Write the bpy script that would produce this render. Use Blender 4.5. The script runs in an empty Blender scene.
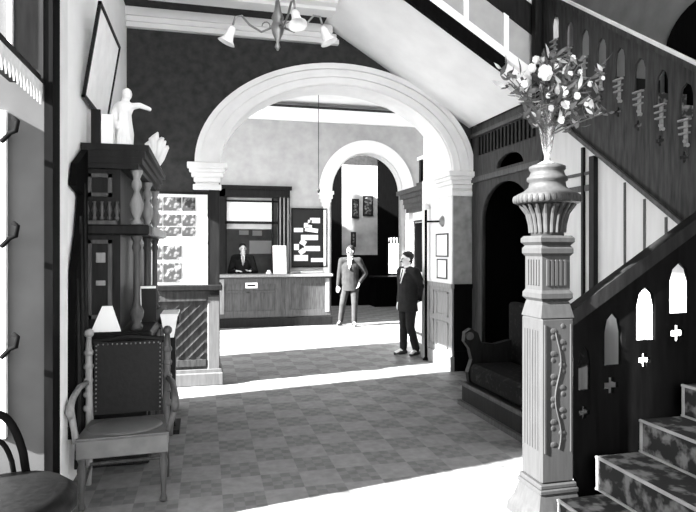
import bpy, bmesh, math, random
from math import sin, cos, pi, radians, sqrt, atan2
from mathutils import Vector, Matrix
random.seed(7)
SC = bpy.context.scene
COL = SC.collection
# ------------------------------------------------------------------ camera
TH = math.atan((348-206)/580.0); CT, ST = cos(TH), sin(TH); EYE = 1.70
cam_d = bpy.data.cameras.new('camera'); cam = bpy.data.objects.new('camera', cam_d); COL.objects.link(cam)
cam.location = (0, 0, EYE); cam.rotation_euler = (pi/2, 0, -TH)
cam_d.sensor_fit = 'HORIZONTAL'; cam_d.sensor_width = 36; cam_d.lens = 580/696*36; cam_d.shift_y = -6/696
cam_d.clip_start = .05; cam_d.clip_end = 200
SC.camera = cam
# ------------------------------------------------------------------ world, sun, exposure
SC.view_settings.view_transform = 'Standard'; SC.view_settings.look = 'None'
SC.view_settings.gamma = 1; SC.view_settings.use_curve_mapping = False
SC.view_settings.exposure = 0.95
W = bpy.data.worlds.new('overcast_sky'); SC.world = W; W.use_nodes = True
W.node_tree.nodes['Background'].inputs[0].default_value = (1, 1, 1, 1)
W.node_tree.nodes['Background'].inputs[1].default_value = 3.7
sd = bpy.data.lights.new('sun', 'SUN'); sd.energy = 44; sd.angle = radians(1.2)
sun = bpy.data.objects.new('sun', sd); COL.objects.link(sun); sun.location = (-6, 2, 6)
sun.rotation_euler = Vector((1, .19, -.55)).to_track_quat('-Z', 'Y').to_euler()
try:
    SC.cycles.max_bounces = 8; SC.cycles.diffuse_bounces = 5; SC.cycles.sample_clamp_indirect = 6
except Exception: pass

# ------------------------------------------------------------------ pixel helpers (measuring the place)
def ray(px, py):
    r = (px-348)/580.; return (r*CT+ST, -r*ST+CT, (250-py)/580.)
def onY(px, py, Y):
    d = ray(px, py); k = Y/d[1]; return Vector((k*d[0], Y, EYE+k*d[2]))
def onX(px, py, X):
    d = ray(px, py); k = X/d[0]; return Vector((X, k*d[1], EYE+k*d[2]))

# ------------------------------------------------------------------ materials
def mat(name, v, rough=.7, var=.18, scale=6, spec=.3, bump=0., v2=None, stretch=(1, 1, 1), metal=0., detail=4, ramp=(.3, .7)):
    m = bpy.data.materials.new(name); m.use_nodes = True
    nt = m.node_tree; b = nt.nodes['Principled BSDF']
    tc = nt.nodes.new('ShaderNodeTexCoord'); mp = nt.nodes.new('ShaderNodeMapping')
    nt.links.new(tc.outputs['Object'], mp.inputs['Vector']); mp.inputs['Scale'].default_value = stretch
    n = nt.nodes.new('ShaderNodeTexNoise'); n.inputs['Scale'].default_value = scale; n.inputs['Detail'].default_value = detail
    nt.links.new(mp.outputs[0], n.inputs['Vector'])
    cr = nt.nodes.new('ShaderNodeValToRGB')
    lo = v*(1-var); hi = v*(1+var) if v2 is None else v2
    if v2 is not None: lo = v
    cr.color_ramp.elements[0].color = (lo, lo, lo, 1); cr.color_ramp.elements[1].color = (hi, hi, hi, 1)
    cr.color_ramp.elements[0].position = ramp[0]; cr.color_ramp.elements[1].position = ramp[1]
    nt.links.new(n.outputs['Fac'], cr.inputs['Fac']); nt.links.new(cr.outputs[0], b.inputs['Base Color'])
    b.inputs['Roughness'].default_value = rough; b.inputs['Specular IOR Level'].default_value = spec; b.inputs['Metallic'].default_value = metal
    if bump:
        bp = nt.nodes.new('ShaderNodeBump'); bp.inputs['Strength'].default_value = bump; bp.inputs['Distance'].default_value = .01
        nt.links.new(n.outputs['Fac'], bp.inputs['Height']); nt.links.new(bp.outputs[0], b.inputs['Normal'])
    return m
M = {}
M['white'] = mat('white_plaster', 0.87, .75, .05, 3)
M['arch'] = mat('arch_plaster', .74, .7, .05, 5)
M['wall_dark'] = mat('dark_painted_wall', 0.036, .85, .3, 9, spec=.1, bump=.1)
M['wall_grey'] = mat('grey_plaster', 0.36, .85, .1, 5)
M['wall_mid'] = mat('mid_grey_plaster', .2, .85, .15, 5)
M['pier'] = mat('mottled_stone', 0.24, .7, .25, 8)
M['ceil'] = mat('ceiling_plaster', .68, .85, .05, 3)
M['wood_dark'] = mat('dark_wood', 0.008, .5, .5, 5, .12, .1, stretch=(6, 6, .8))
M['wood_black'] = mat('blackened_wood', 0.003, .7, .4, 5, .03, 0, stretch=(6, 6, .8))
M['wood_mid'] = mat('mid_wood', 0.055, .5, .35, 5, .2, .1, stretch=(6, 6, .8))
M['wood_light'] = mat('light_wood', 0.2, .5, .2, 5, .4, .05, stretch=(6, 6, .8))
M['newel'] = mat('newel_wood', 0.027, .55, .15, 6, .15, .05, stretch=(9, 9, .7))
M['pale_panel'] = mat('pale_painted_boards', 0.58, .6, .08, 4, stretch=(3, 3, .4))
M['leather_dark'] = mat('dark_leather', 0.004, .5, .4, 30, .15, .15)
M['leather_seat'] = mat('worn_seat_leather', 0.085, .42, .25, 8, .5, .05)
M['paper'] = mat('white_paper', 0.85, .8, .05, 4)
M['print'] = mat('pale_print', 0.9, .7, .06, 7)
M['photo'] = mat('photographic_print', 0.03, .6, v2=.42, scale=14, ramp=(.5, .72))
M['bal_wood'] = mat('balustrade_wood', .033, .55, .5, 5, .12, .1, stretch=(6, 6, .8))
M['stair_wall'] = mat('stairwell_plaster', 0.25, .85, .15, 4)
M['porch'] = mat('porch_plaster', 0.045, .85, .15, 5)
M['post_wood'] = mat('pale_post_wood', 0.08, .5, .2, 5, .3, .05, stretch=(6, 6, .8))
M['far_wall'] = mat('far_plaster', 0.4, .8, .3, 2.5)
M['black'] = mat('black_paint', .008, .5, .2, 5)
M['brass'] = mat('dull_brass', .25, .35, .2, 9, metal=.8)
M['iron'] = mat('dark_iron', .005, .9, .3, 9, .0)
M['shade'] = mat('opal_glass', .8, .3, .04, 5, .5)
M['suit'] = mat('dark_suit_cloth', 0.008, .9, .4, 12)
M['suit_mid'] = mat('grey_suit_cloth', 0.012, .9, .35, 12)
M['trouser'] = mat('grey_trouser_cloth', 0.02, .9, .3, 12)
M['skin'] = mat('skin', 0.33, .6, .08, 8)
M['skin_pale'] = mat('pale_skin', .75, .6, .06, 8)
M['hair'] = mat('dark_hair', .012, .7, .4, 40)
M['beard'] = mat('grey_beard', 0.6, .8, .3, 40)
M['shoe'] = mat('black_shoe', .01, .35, .2, 8, .5)
M['leaf'] = mat('leaf_green_grey', 0.09, .5, .7, 14, .4)
M['highlight_leaf'] = mat('highlight_leaf', .5, .5, .3, 14)  # leaf highlights put into a paler base colour
M['petal'] = mat('white_petal', .8, .6, .06, 9)
M['fringe'] = mat('fringe_cloth', .6, .9, .15, 20)
M['carpet'] = mat('floral_carpet', 0.018, .95, v2=.16, scale=11, detail=3, ramp=(.47, .62))
M['nosing'] = mat('pale_stair_edging', 0.34, .7, .2, 9)
M['rail'] = mat('pale_rail_highlight', 0.8, .35, .08, 6, .5)  # bright reflection along the rail top painted as near-white colour
M['blind'] = mat('white_blind', .85, .8, .03, 3)
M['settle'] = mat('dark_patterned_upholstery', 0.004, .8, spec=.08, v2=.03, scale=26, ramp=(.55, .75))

def glass_mat():
    m = bpy.data.materials.new('clear_glass'); m.use_nodes = True
    b = m.node_tree.nodes['Principled BSDF']; b.inputs['Transmission Weight'].default_value = .9
    b.inputs['Roughness'].default_value = .05; b.inputs['Base Color'].default_value = (.9, .9, .9, 1); return m
M['glass'] = glass_mat()

def floor_mat():
    m = bpy.data.materials.new('encaustic_tile'); m.use_nodes = True; nt = m.node_tree; b = nt.nodes['Principled BSDF']
    tc = nt.nodes.new('ShaderNodeTexCoord')
    def chk(s, off, a, c):
        mp = nt.nodes.new('ShaderNodeMapping'); mp.inputs['Location'].default_value = off
        nt.links.new(tc.outputs['Object'], mp.inputs['Vector'])
        k = nt.nodes.new('ShaderNodeTexChecker'); k.inputs['Scale'].default_value = s
        k.inputs['Color1'].default_value = (a, a, a, 1); k.inputs['Color2'].default_value = (c, c, c, 1)
        nt.links.new(mp.outputs[0], k.inputs['Vector']); return k
    big = chk(1/.29, (.07, .03, .11), .21, .165)
    fine = chk(1/.0725, (.07, .03, .03), 1, .78)
    n = nt.nodes.new('ShaderNodeTexNoise'); n.inputs['Scale'].default_value = 14; n.inputs['Detail'].default_value = 6
    nt.links.new(tc.outputs['Object'], n.inputs['Vector'])
    cr = nt.nodes.new('ShaderNodeValToRGB'); cr.color_ramp.elements[0].position = .3; cr.color_ramp.elements[1].position = .7
    cr.color_ramp.elements[0].color = (.72, .72, .72, 1)
    nt.links.new(n.outputs['Fac'], cr.inputs['Fac'])
    def mul(a, c):
        x = nt.nodes.new('ShaderNodeMix'); x.data_type = 'RGBA'; x.blend_type = 'MULTIPLY'; x.inputs[0].default_value = 1
        nt.links.new(a, x.inputs[6]); nt.links.new(c, x.inputs[7]); return x.outputs[2]
    # fine chequer only inside the darker tiles
    sel = chk(1/.29, (.07, .03, .11), 0, 1)
    mx = nt.nodes.new('ShaderNodeMix'); mx.data_type = 'RGBA'
    nt.links.new(sel.outputs[0], mx.inputs[0]); mx.inputs[6].default_value = (1, 1, 1, 1); nt.links.new(fine.outputs[0], mx.inputs[7])
    o = mul(mul(big.outputs[0], mx.outputs[2]), cr.outputs[0])
    nt.links.new(o, b.inputs['Base Color']); b.inputs['Roughness'].default_value = .6; b.inputs['Specular IOR Level'].default_value = .25
    return m
M['floor'] = floor_mat()

# ------------------------------------------------------------------ object helpers
def tag(o, label=None, cat=None, group=None, kind=None):
    if label: o['label'] = label
    if cat: o['category'] = cat
    if group: o['group'] = group
    if kind: o['kind'] = kind
    return o
ORG = {}
def thing(name, loc, label, cat, group=None):
    o = bpy.data.objects.new(name, None); COL.objects.link(o); o.location = loc; o.empty_display_size = .1
    ORG[o.name] = Vector(loc); return tag(o, label, cat, group)
def link_mesh(name, me, m, parent=None, base=None, smooth=False):
    """me is in world coordinates; re-origin to the parent's (or its own) base point"""
    if parent is not None: org = ORG[parent.name]
    elif base is not None: org = Vector(base)
    else:
        vs = [v.co for v in me.vertices]
        org = Vector(((min(v.x for v in vs)+max(v.x for v in vs))/2, (min(v.y for v in vs)+max(v.y for v in vs))/2, min(v.z for v in vs)))
    me.transform(Matrix.Translation(-org))
    if m is not None:
        me.materials.clear(); me.materials.append(M[m] if isinstance(m, str) else m)
    o = bpy.data.objects.new(name, me); COL.objects.link(o)
    if parent is not None: o.parent = parent
    else: o.location = org
    ORG[o.name] = org
    if smooth:
        for p in me.polygons: p.use_smooth = True
    return o
class MB:
    def __init__(s): s.b = bmesh.new()
    def box(s, x0, x1, y0, y1, z0, z1, bev=0., mx=None):
        r = bmesh.ops.create_cube(s.b, size=1); vs = r['verts']
        for v in vs:
            v.co = Vector((x0+(v.co.x+.5)*(x1-x0), y0+(v.co.y+.5)*(y1-y0), z0+(v.co.z+.5)*(z1-z0)))
        if bev:
            es = list({e for v in vs for e in v.link_edges})
            q = bmesh.ops.bevel(s.b, geom=es, offset=bev, segments=1, affect='EDGES'); vs = q['verts']
        if mx is not None:
            for v in set(vs): v.co = mx @ v.co
        return s
    def poly(s, pts, ext):
        """pts: 3D planar outline, ext: extrusion vector"""
        ext = Vector(ext)
        vs = [s.b.verts.new(Vector(p)) for p in pts]; f = s.b.faces.new(vs)
        vt = [s.b.verts.new(Vector(p)+ext) for p in pts]; s.b.faces.new(list(reversed(vt)))
        n = len(pts)
        for i in range(n): s.b.faces.new((vs[i], vt[i], vt[(i+1) % n], vs[(i+1) % n]))
        return s
    def lathe(s, prof, cx, cy, z0=0., seg=16, mx=None, sq=False):
        """prof: list of (r, z); sq makes a four-sided turned piece"""
        if sq: seg = 4
        rings = []
        for r, z in prof:
            ring = []
            for k in range(seg):
                a = 2*pi*k/seg+(pi/4 if sq else 0); rr = r*(sqrt(2) if sq else 1)
                p = Vector((cx+rr*cos(a), cy+rr*sin(a), z0+z)); p = mx @ p if mx is not None else p
                ring.append(s.b.verts.new(p))
            rings.append(ring)
        for i in range(len(rings)-1):
            for k in range(seg):
                s.b.faces.new((rings[i][k], rings[i][(k+1) % seg], rings[i+1][(k+1) % seg], rings[i+1][k]))
        s.b.faces.new(list(reversed(rings[0]))); s.b.faces.new(rings[-1]); return s
    def tube(s, pts, r, seg=8):
        pts = [Vector(p) for p in pts]; n = len(pts)
        rs = r if isinstance(r, (list, tuple)) else [r]*n
        rings = []; up = None
        for i in range(n):
            t = (pts[min(i+1, n-1)]-pts[max(i-1, 0)]).normalized()
            if up is None:
                a = Vector((0, 0, 1)) if abs(t.z) < .9 else Vector((1, 0, 0)); up = t.cross(a).normalized()
            up = (up - t*up.dot(t)).normalized(); w = t.cross(up)
            rings.append([s.b.verts.new(pts[i]+rs[i]*(cos(2*pi*k/seg)*up+sin(2*pi*k/seg)*w)) for k in range(seg)])
        for i in range(n-1):
            for k in range(seg):
                s.b.faces.new((rings[i][k], rings[i][(k+1) % seg], rings[i+1][(k+1) % seg], rings[i+1][k]))
        s.b.faces.new(list(reversed(rings[0]))); s.b.faces.new(rings[-1]); return s
    def ball(s, c, r, seg=12, rot=None):
        r = (r, r, r) if isinstance(r, (int, float)) else r
        q = bmesh.ops.create_uvsphere(s.b, u_segments=seg, v_segments=max(6, seg*2//3), radius=1)
        for v in q['verts']:
            p = Vector((v.co.x*r[0], v.co.y*r[1], v.co.z*r[2]))
            if rot is not None: p = rot @ p
            v.co = p+Vector(c)
        return s
    def cap(s, a, ra, b, rb, seg=10):
        a = Vector(a); b = Vector(b); s.ball(a, ra, seg); s.ball(b, rb, seg); s.tube([a, b], [ra, rb], seg); return s
    def xf(s, mx):
        for v in s.b.verts: v.co = mx @ v.co
        return s
    def mesh(s):
        bmesh.ops.recalc_face_normals(s.b, faces=s.b.faces[:]); me = bpy.data.meshes.new('mesh'); s.b.to_mesh(me); s.b.free(); return me
    def build(s, name, m, parent=None, smooth=False, base=None):
        o = link_mesh(name, s.mesh(), m, parent, base, smooth); o.data.name = name; return o
    def remesh(s, name, m, parent=None, voxel=.012, smooth_it=4, base=None):
        me = s.mesh(); t = bpy.data.objects.new('t', me); COL.objects.link(t)
        rm = t.modifiers.new('r', 'REMESH'); rm.mode = 'VOXEL'; rm.voxel_size = voxel; rm.use_smooth_shade = True
        if smooth_it:
            sm = t.modifiers.new('s', 'SMOOTH'); sm.iterations = smooth_it; sm.factor = .5
        dg = bpy.context.evaluated_depsgraph_get(); dg.update()
        m2 = bpy.data.meshes.new_from_object(t.evaluated_get(dg)); bpy.data.objects.remove(t)
        o = link_mesh(name, m2, m, parent, base, True); o.data.name = name; return o
def pierced(name, outer, holes, thick, to3, m, parent=None, base=None):
    """flat board with real holes: outline and holes in 2D (u,v); to3(u,v,w) places it"""
    cu = bpy.data.curves.new('c', 'CURVE'); cu.dimensions = '2D'; cu.fill_mode = 'BOTH'; cu.extrude = thick/2
    for loop in [outer]+holes:
        sp = cu.splines.new('POLY'); sp.points.add(len(loop)-1)
        for i, (u, v) in enumerate(loop): sp.points[i].co = (u, v, 0, 1)
        sp.use_cyclic_u = True
    t = bpy.data.objects.new('t', cu); COL.objects.link(t)
    dg = bpy.context.evaluated_depsgraph_get(); dg.update()
    me = bpy.data.meshes.new_from_object(t.evaluated_get(dg)); bpy.data.objects.remove(t)
    for v in me.vertices: v.co = Vector(to3(v.co.x, v.co.y, v.co.z))
    b = bmesh.new(); b.from_mesh(me); bmesh.ops.remove_doubles(b, verts=b.verts[:], dist=1e-5)
    bmesh.ops.recalc_face_normals(b, faces=b.faces[:]); b.to_mesh(me); b.free()
    o = link_mesh(name, me, m, parent, base); o.data.name = name; return o
def struct(name, mb, m, parent=None, smooth=False):
    o = mb.build(name, m, parent, smooth)
    if parent is None: o['kind'] = 'structure'
    return o
def box_struct(name, m, *bx, parent=None):
    mb = MB()
    for b in bx: mb.box(*b)
    return struct(name, mb, m, parent)
def ell(cx, cz, a, b, n=24, t0=0., t1=pi):
    return [(cx+a*cos(t0+(t1-t0)*i/n), cz+b*sin(t0+(t1-t0)*i/n)) for i in range(n+1)]

# ================================================================== SETTING
YA, YB = 7.6, 8.05           # arch wall
YR = 13.4                    # reception wall
XL = -.95                    # left wall
CZ = 4.70                    # hall ceiling
box_struct('floor', 'floor', (-4, 9, -3, 20, -.1, 0))
# left wall of the hall, with an open doorway between dresser and arch wall, and the open entrance nearer
box_struct('wall_left', 'white', (XL-.2, XL, 3.79, 6.73, 0, 7.6), (XL-.2, XL, 6.73, 7.5, 2.75, 7.6), (XL-.2, XL, 7.5, YA, 0, 7.6))
box_struct('wall_entrance', 'wall_dark', (XL-.2, XL, -3, 2.5, 0, 7.6), (XL-.2, XL, 2.5, 3.65, 4.1, 7.6))
# grey return wall of the entrance, facing the camera
box_struct('wall_porch', 'porch', (-2.4, -.898, 3.65, 3.79, 0, 4.6))
box_struct('trim_1', 'wood_black', (-.898, -.853, 3.63, 3.80, 0, 7.6))
box_struct('trim_2', 'arch', (XL, -.90, 3.95, 4.22, 0, 7.6))
# upper dark glazed panel with pale bead on the porch wall
mb = MB(); p0 = onY(15, 82, 3.64); p1 = onY(44, -40, 3.64); mb.box(p0.x, p1.x, 3.625, 3.65, p0.z, p1.z)
struct('trim_3', mb, 'wood_dark')
mb = MB(); p0 = onY(9, 56, 3.64); p1 = onY(14, -40, 3.64); mb.box(p0.x, p1.x, 3.60, 3.65, p0.z, p1.z); struct('trim_4', mb, 'arch')

# the wall with the great arch
AX, AZ = 1.77, 2.80
arch_in = ell(AX, AZ, 1.60, 1.12, 40)          # right to left
outline = [(XL, 0), (AX-1.60, 0)]+list(reversed(arch_in))+[(AX+1.60, 0), (3.70, 0), (3.70, 7.6), (XL, 7.6)]
struct('wall_back', MB().poly([(x, YA, z) for x, z in outline], (0, YB-YA, 0)), 'wall_dark')
# white plaster soffit lining of the arch and jambs
def ring(name, r0, r1, y0, y1, m, cx=AX, cz=AZ, t0=0., t1=pi, legs=0., par=None, n=44):
    o = ell(cx, cz, r1[0], r1[1], n, t0, t1); i = ell(cx, cz, r0[0], r0[1], n, t0, t1)
    mb = MB()
    pts = o+list(reversed(i))
    if legs: pts = [(cx+r1[0], cz-legs)]+o+[(cx-r1[0], cz-legs), (cx-r0[0], cz-legs)]+list(reversed(i))+[(cx+r0[0], cz-legs)]
    b = mb.b; n2 = len(pts)//2
    A = [b.verts.new((x, y0, z)) for x, z in pts]; B = [b.verts.new((x, y1, z)) for x, z in pts]
    L = len(pts)
    for k in range(n2-1):
        k2 = L-1-k
        b.faces.new((A[k], A[k+1], A[k2-1], A[k2])); b.faces.new((B[k2], B[k2-1], B[k+1], B[k]))
    for k in range(L): b.faces.new((A[k], B[k], B[(k+1) % L], A[(k+1) % L]))
    if par is not None: return mb.build(name, m, par)
    return struct(name, mb, m)
ring('trim_5', (1.585, 1.105), (1.605, 1.125), YA-.02, YB+.02, 'arch')
t = ring('trim_6', (1.60, 1.12), (1.90, 1.37), YA-.05, YA, 'arch')
ring('outer_bead', (1.84, 1.31), (1.91, 1.38), YA-.10, YA-.05, 'arch', par=t)
ring('middle_bead', (1.70, 1.205), (1.745, 1.245), YA-.085, YA-.05, 'arch', par=t)
ring('inner_bead', (1.59, 1.11), (1.625, 1.145), YA-.075, YA-.05, 'arch', par=t)
# capitals
def capital(name, x0, x1, y0, y1):
    mb = MB()
    for z0, z1, g in ((2.46, 2.53, .03), (2.53, 2.56, .0), (2.56, 2.62, .02), (2.62, 2.68, .05), (2.68, 2.73, .075), (2.73, 2.80, .10)):
        mb.box(x0-g, x1+g, y0-g, y1+.0, z0, z1, .008)
    struct(name, mb, 'arch')
capital('trim_7', AX-1.90, AX-1.61, YA-.04, YA+.0)
capital('trim_8', AX+1.60, AX+1.90, YA-.04, YB)
# right pier: plaster faces and jamb
box_struct('trim_9', 'pier', (3.375, 3.70, YA-.03, YA, 1.2, 2.46))
box_struct('trim_10', 'arch', (3.355, 3.375, YA-.03, 8.72, 1.2, 2.80))
# panelled dado of the right pier: pale on the jamb, dark on the front
mb = MB(); mb.box(3.35, 3.375, YA-.05, 8.72, .18, 1.2); mb.box(3.32, 3.375, YA-.07, 8.72, 0, .2); mb.box(3.33, 3.375, YA-.07, 8.72, 1.16, 1.22)
for y0, y1 in ((7.68, 8.12), (8.22, 8.66)):
    for z0, z1 in ((.28, .66), (.74, 1.1)):
        mb.box(3.342, 3.35, y0, y1, z0, z0+.03).box(3.342, 3.35, y0, y1, z1-.03, z1).box(3.342, 3.35, y0, y0+.03, z0, z1).box(3.342, 3.35, y1-.03, y1, z0, z1)
struct('trim_11', mb, 'wood_light')
mb = MB(); mb.box(3.375, 3.70, YA-.05, YA, .2, 1.2); mb.box(3.375, 3.70, YA-.08, YA, 0, .28); mb.box(3.375, 3.70, YA-.08, YA, 1.16, 1.22)
struct('trim_12', mb, 'wood_black')
# left pier: dado with slanting boards, pale corner post, plinth, dark pilaster above
mb = MB(); mb.box(XL, .05, YA-.06, YA, .16, 1.19)
for k in range(14):                     # slanting board joints inside the panel
    c = .32+(k-6)*.13; xa_, za_ = -.62, c; xb_, zb_ = -.02, c+.60
    if za_ < .34: xa_ += .34-za_; za_ = .34
    if zb_ > 1.04: xb_ -= zb_-1.04; zb_ = 1.04
    if xb_-xa_ > .05: mb.poly([(xa_, YA-.072, za_), (xb_, YA-.072, zb_), (xb_, YA-.072, zb_+.011), (xa_, YA-.072, za_+.011)], (0, .014, 0))
mb.box(-.66, 0, YA-.09, YA-.06, 1.06, 1.19); mb.box(-.66, 0, YA-.08, YA-.06, .24, .32)
struct('trim_13', mb, 'bal_wood')
mb = MB(); mb.box(0.02, .17, YA-.08, YB, .15, 1.12, .01); struct('trim_14', mb, 'post_wood')
mb = MB(); mb.box(-.40, .21, YA-.14, YB+.04, 0, .16, .01); mb.box(-.38, .19, YA-.11, YB+.02, .16, .20); struct('baseboard_pier', mb, 'post_wood')
mb = MB(); mb.box(-.66, .20, YA-.13, YB+.02, 1.19, 1.26, .01); struct('trim_15', mb, 'wood_dark')
mb = MB(); mb.box(.035, .165, YA-.05, YB, 1.26, 2.46); struct('trim_16', mb, 'wood_dark')
# hall cornice, ceiling
box_struct('ceiling', 'ceil', (XL-.2, 1.52, -3, YA, CZ, CZ+.12), (1.52, 5.4, -3, .4, CZ, CZ+.12))
mb = MB(); mb.box(XL, 1.72, YA-.07, YA, 4.44, 4.50).box(XL, 1.68, YA-.10, YA, 4.50, 4.56).box(XL, 1.62, YA-.14, YA, 4.56, 4.66); struct('trim_17', mb, 'ceil')
box_struct('trim_18', 'wall_dark', (XL, 1.50, 7.12, YA-.10, 4.665, CZ))  # shadow gap between the mouldings painted as a dark strip
mb = MB(); mb.box(XL+.3, 1.52, 6.70, 7.12, 4.62, CZ).box(XL+.3, 1.52, 6.82, 7.04, 4.58, 4.62); struct('trim_19', mb, 'ceil')
# inner room
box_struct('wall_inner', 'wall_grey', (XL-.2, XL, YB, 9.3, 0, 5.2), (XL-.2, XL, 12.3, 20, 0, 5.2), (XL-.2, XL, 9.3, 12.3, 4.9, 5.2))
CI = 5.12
box_struct('ceiling_inner', 'white', (XL-.2, 4.0, YB, YR+.2, CI, CI+.1), (4.0, 9, 10.6, YR+.2, CI, CI+.1))  # unseen right part left open, an added light well
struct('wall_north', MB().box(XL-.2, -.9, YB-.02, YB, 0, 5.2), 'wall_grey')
# back face above the arch within inner room is the arch wall itself
# reception wall with clerk's window and second arch (left half: window hole; right: arch)
B_AX, B_AZ = 3.75, 3.08
win = [(.42, 1.12), (1.62, 1.12), (1.62, 2.95), (.42, 2.95)]
ar2 = ell(B_AX, B_AZ, .88, .94, 28)
outer = [(XL-.2, 0), (B_AX-.88, 0)]+list(reversed(ar2))+[(B_AX+.88, 0), (9, 0), (9, CI), (XL-.2, CI)]
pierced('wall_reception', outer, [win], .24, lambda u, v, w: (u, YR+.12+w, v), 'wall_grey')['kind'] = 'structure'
ring('trim_20', (.875, .935), (1.17, 1.24), YR-.06, YR, 'arch', B_AX, B_AZ)
ring('trim_21', (.865, .925), (.885, .945), YR-.06, YR+.26, 'arch', B_AX, B_AZ)
for i, (x0, x1) in enumerate(((B_AX-1.17, B_AX-.87), (B_AX+.87, B_AX+1.17))):
    mb = MB()
    for z0, z1, g in ((2.72, 2.82, .0), (2.82, 2.90, .03), (2.90, 3.0, .06), (3.0, 3.08, .09)): mb.box(x0+.06-g, x1-.06+g if i == 0 else x1, YR-.10-g*.4, YR, z0, z1)
    struct('trim_%d' % (22+i), mb, 'arch')
    box_struct('trim_%d' % (24+i), 'arch' if i else 'white', (x0+.10, x1-.06, YR-.05, YR, 0, 2.72))
# cornice of inner room
mb = MB(); mb.box(XL, 9, YR-.10, YR, 4.70, 4.78).box(XL, 9, YR-.16, YR, 4.78, 4.90).box(XL, 9, YR-.22, YR, 4.90, 4.96); struct('trim_26', mb, 'white')
box_struct('trim_27', 'wall_dark', (XL, 9, YR-.2, YR, 4.965, 5.02))
# right side of the inner room
box_struct('wall_right', 'white', (3.375, 3.70, YB, 8.72, 0, 5.2))
box_struct('wall_far', 'wall_mid', (3.95, 5.4, 8.5, 8.72, 0, 4.2), (8.9, 9.1, 8.5, 20, 0, 5.2), (3.70, 9, 8.4, 8.52, 0, 4.2))  # low tops leave the added light well open to the sky
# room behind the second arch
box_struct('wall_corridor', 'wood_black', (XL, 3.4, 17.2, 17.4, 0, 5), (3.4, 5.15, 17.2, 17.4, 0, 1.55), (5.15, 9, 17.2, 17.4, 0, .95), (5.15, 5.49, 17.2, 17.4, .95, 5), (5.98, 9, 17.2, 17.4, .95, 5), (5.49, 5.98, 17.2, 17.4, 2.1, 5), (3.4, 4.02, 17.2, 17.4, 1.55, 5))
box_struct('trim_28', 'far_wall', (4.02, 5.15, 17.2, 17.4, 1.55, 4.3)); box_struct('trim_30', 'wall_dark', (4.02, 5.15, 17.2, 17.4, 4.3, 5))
box_struct('ceiling_corridor', 'wall_mid', (XL, 9, YR+.24, 15.0, 4.6, 4.7), (5.0, 9, 15.0, 17.4, 4.6, 4.7))  # unseen opening added near the back wall to let daylight onto it
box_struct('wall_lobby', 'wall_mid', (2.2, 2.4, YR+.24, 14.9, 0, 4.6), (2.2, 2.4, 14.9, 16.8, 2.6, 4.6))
# window far beyond, open to the sky
w = bpy.data.objects.new('window_1', None); COL.objects.link(w); w.location = (5.73, 17.25, .95); ORG['window_1'] = Vector(w.location); w['kind'] = 'structure'
mb = MB(); mb.box(5.46, 5.50, 17.15, 17.3, .95, 2.14).box(5.97, 6.01, 17.15, 17.3, .95, 2.14).box(5.46, 6.01, 17.15, 17.3, 2.08, 2.14).box(5.46, 6.01, 17.12, 17.3, .93, .97)
for k in range(5): mb.tube([(5.55+.09*k, 17.2, 2.08), (5.55+.09*k, 17.2, 1.90)], [.02, .035], 8)
mb.build('window_frame', 'wood_dark', w)
# office behind the clerk's window
box_struct('wall_office', 'wall_mid', (XL, 2.2, 15.6, 15.7, 0, 4.6), (2.1, 2.2, YR+.24, 15.6, 0, 4.6))

# ---- clerk's window frame
w = bpy.data.objects.new('window_2', None); COL.objects.link(w); w.location = (1.0, YR, 1.1); ORG['window_2'] = Vector(w.location); w['kind'] = 'structure'
mb = MB(); mb.box(.26, .42, YR-.10, YR+.1, 1.16, 3.12).box(1.62, 1.88, YR-.06, YR+.1, 1.16, 3.12).box(.26, 1.88, YR-.10, YR+.1, 2.90, 3.12).box(.22, 1.92, YR-.14, YR+.1, 3.08, 3.16)
mb.build('window_frame', 'wood_dark', w)
mb = MB()
for x in (1.64, 1.73, 1.82): mb.box(x, x+.03, YR-.10, YR-.05, 1.16, 2.92)
mb.build('moulding', 'wood_light', w)
mb = MB(); mb.box(.42, 1.62, YR+.06, YR+.12, 2.30, 2.36).box(.42, .46, YR+.06, YR+.12, 1.12, 2.95).box(1.48, 1.52, YR+.06, YR+.12, 1.12, 2.95).box(.42, 1.62, YR+.06, YR+.12, 2.80, 2.84).build('sash', 'wood_dark', w)
mb = MB(); mb.box(.46, 1.48, YR+.09, YR+.10, 2.36, 2.80).build('blind', 'blind', w)
mb = MB(); mb.box(.46, 1.48, YR+.085, YR+.105, 2.18, 2.30).box(.46, 1.48, YR+.085, YR+.105, 2.84, 2.93).build('valance', 'wall_grey', w)

# ================================================================== STAIRWELL SETTING
XS = 3.65; XW = 5.25
box_struct('wall_stairwell', 'stair_wall', (XW, XW+.15, -3, 8.5, 0, 8))
p = [(3.70, 0), (XW, 0), (XW, 8), (1.4, 8), (1.4, 7.6), (3.70, 7.6)]
pierced('wall_landing', p, [[(4.65, 4.3), (5.15, 4.3), (5.15, 5.2), (4.65, 5.2)]], .2, lambda u, v, w: (u, YA+.1+w, v), 'stair_wall')['kind'] = 'structure'
w = bpy.data.objects.new('window_3', None); COL.objects.link(w); w.location = (4.9, YA, 4.24); ORG['window_3'] = Vector(w.location); w['kind'] = 'structure'
mb = MB(); mb.box(4.60, 4.66, YA-.03, YA+.1, 4.26, 5.24).box(5.14, 5.20, YA-.03, YA+.1, 4.26, 5.24).box(4.60, 5.20, YA-.06, YA+.1, 4.24, 4.31).box(4.60, 5.20, YA-.03, YA+.1, 5.19, 5.25).box(4.89, 4.91, YA+.02, YA+.08, 4.31, 5.19).build('window_frame', 'wood_dark', w)
box_struct('ceiling_stairwell', 'ceil', (1.4, 5.4, -3, 7.8, 8, 8.1))
box_struct('wall_upper', 'wall_mid', (1.4, 1.52, -3, 7.6, CZ+.12, 8))
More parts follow.
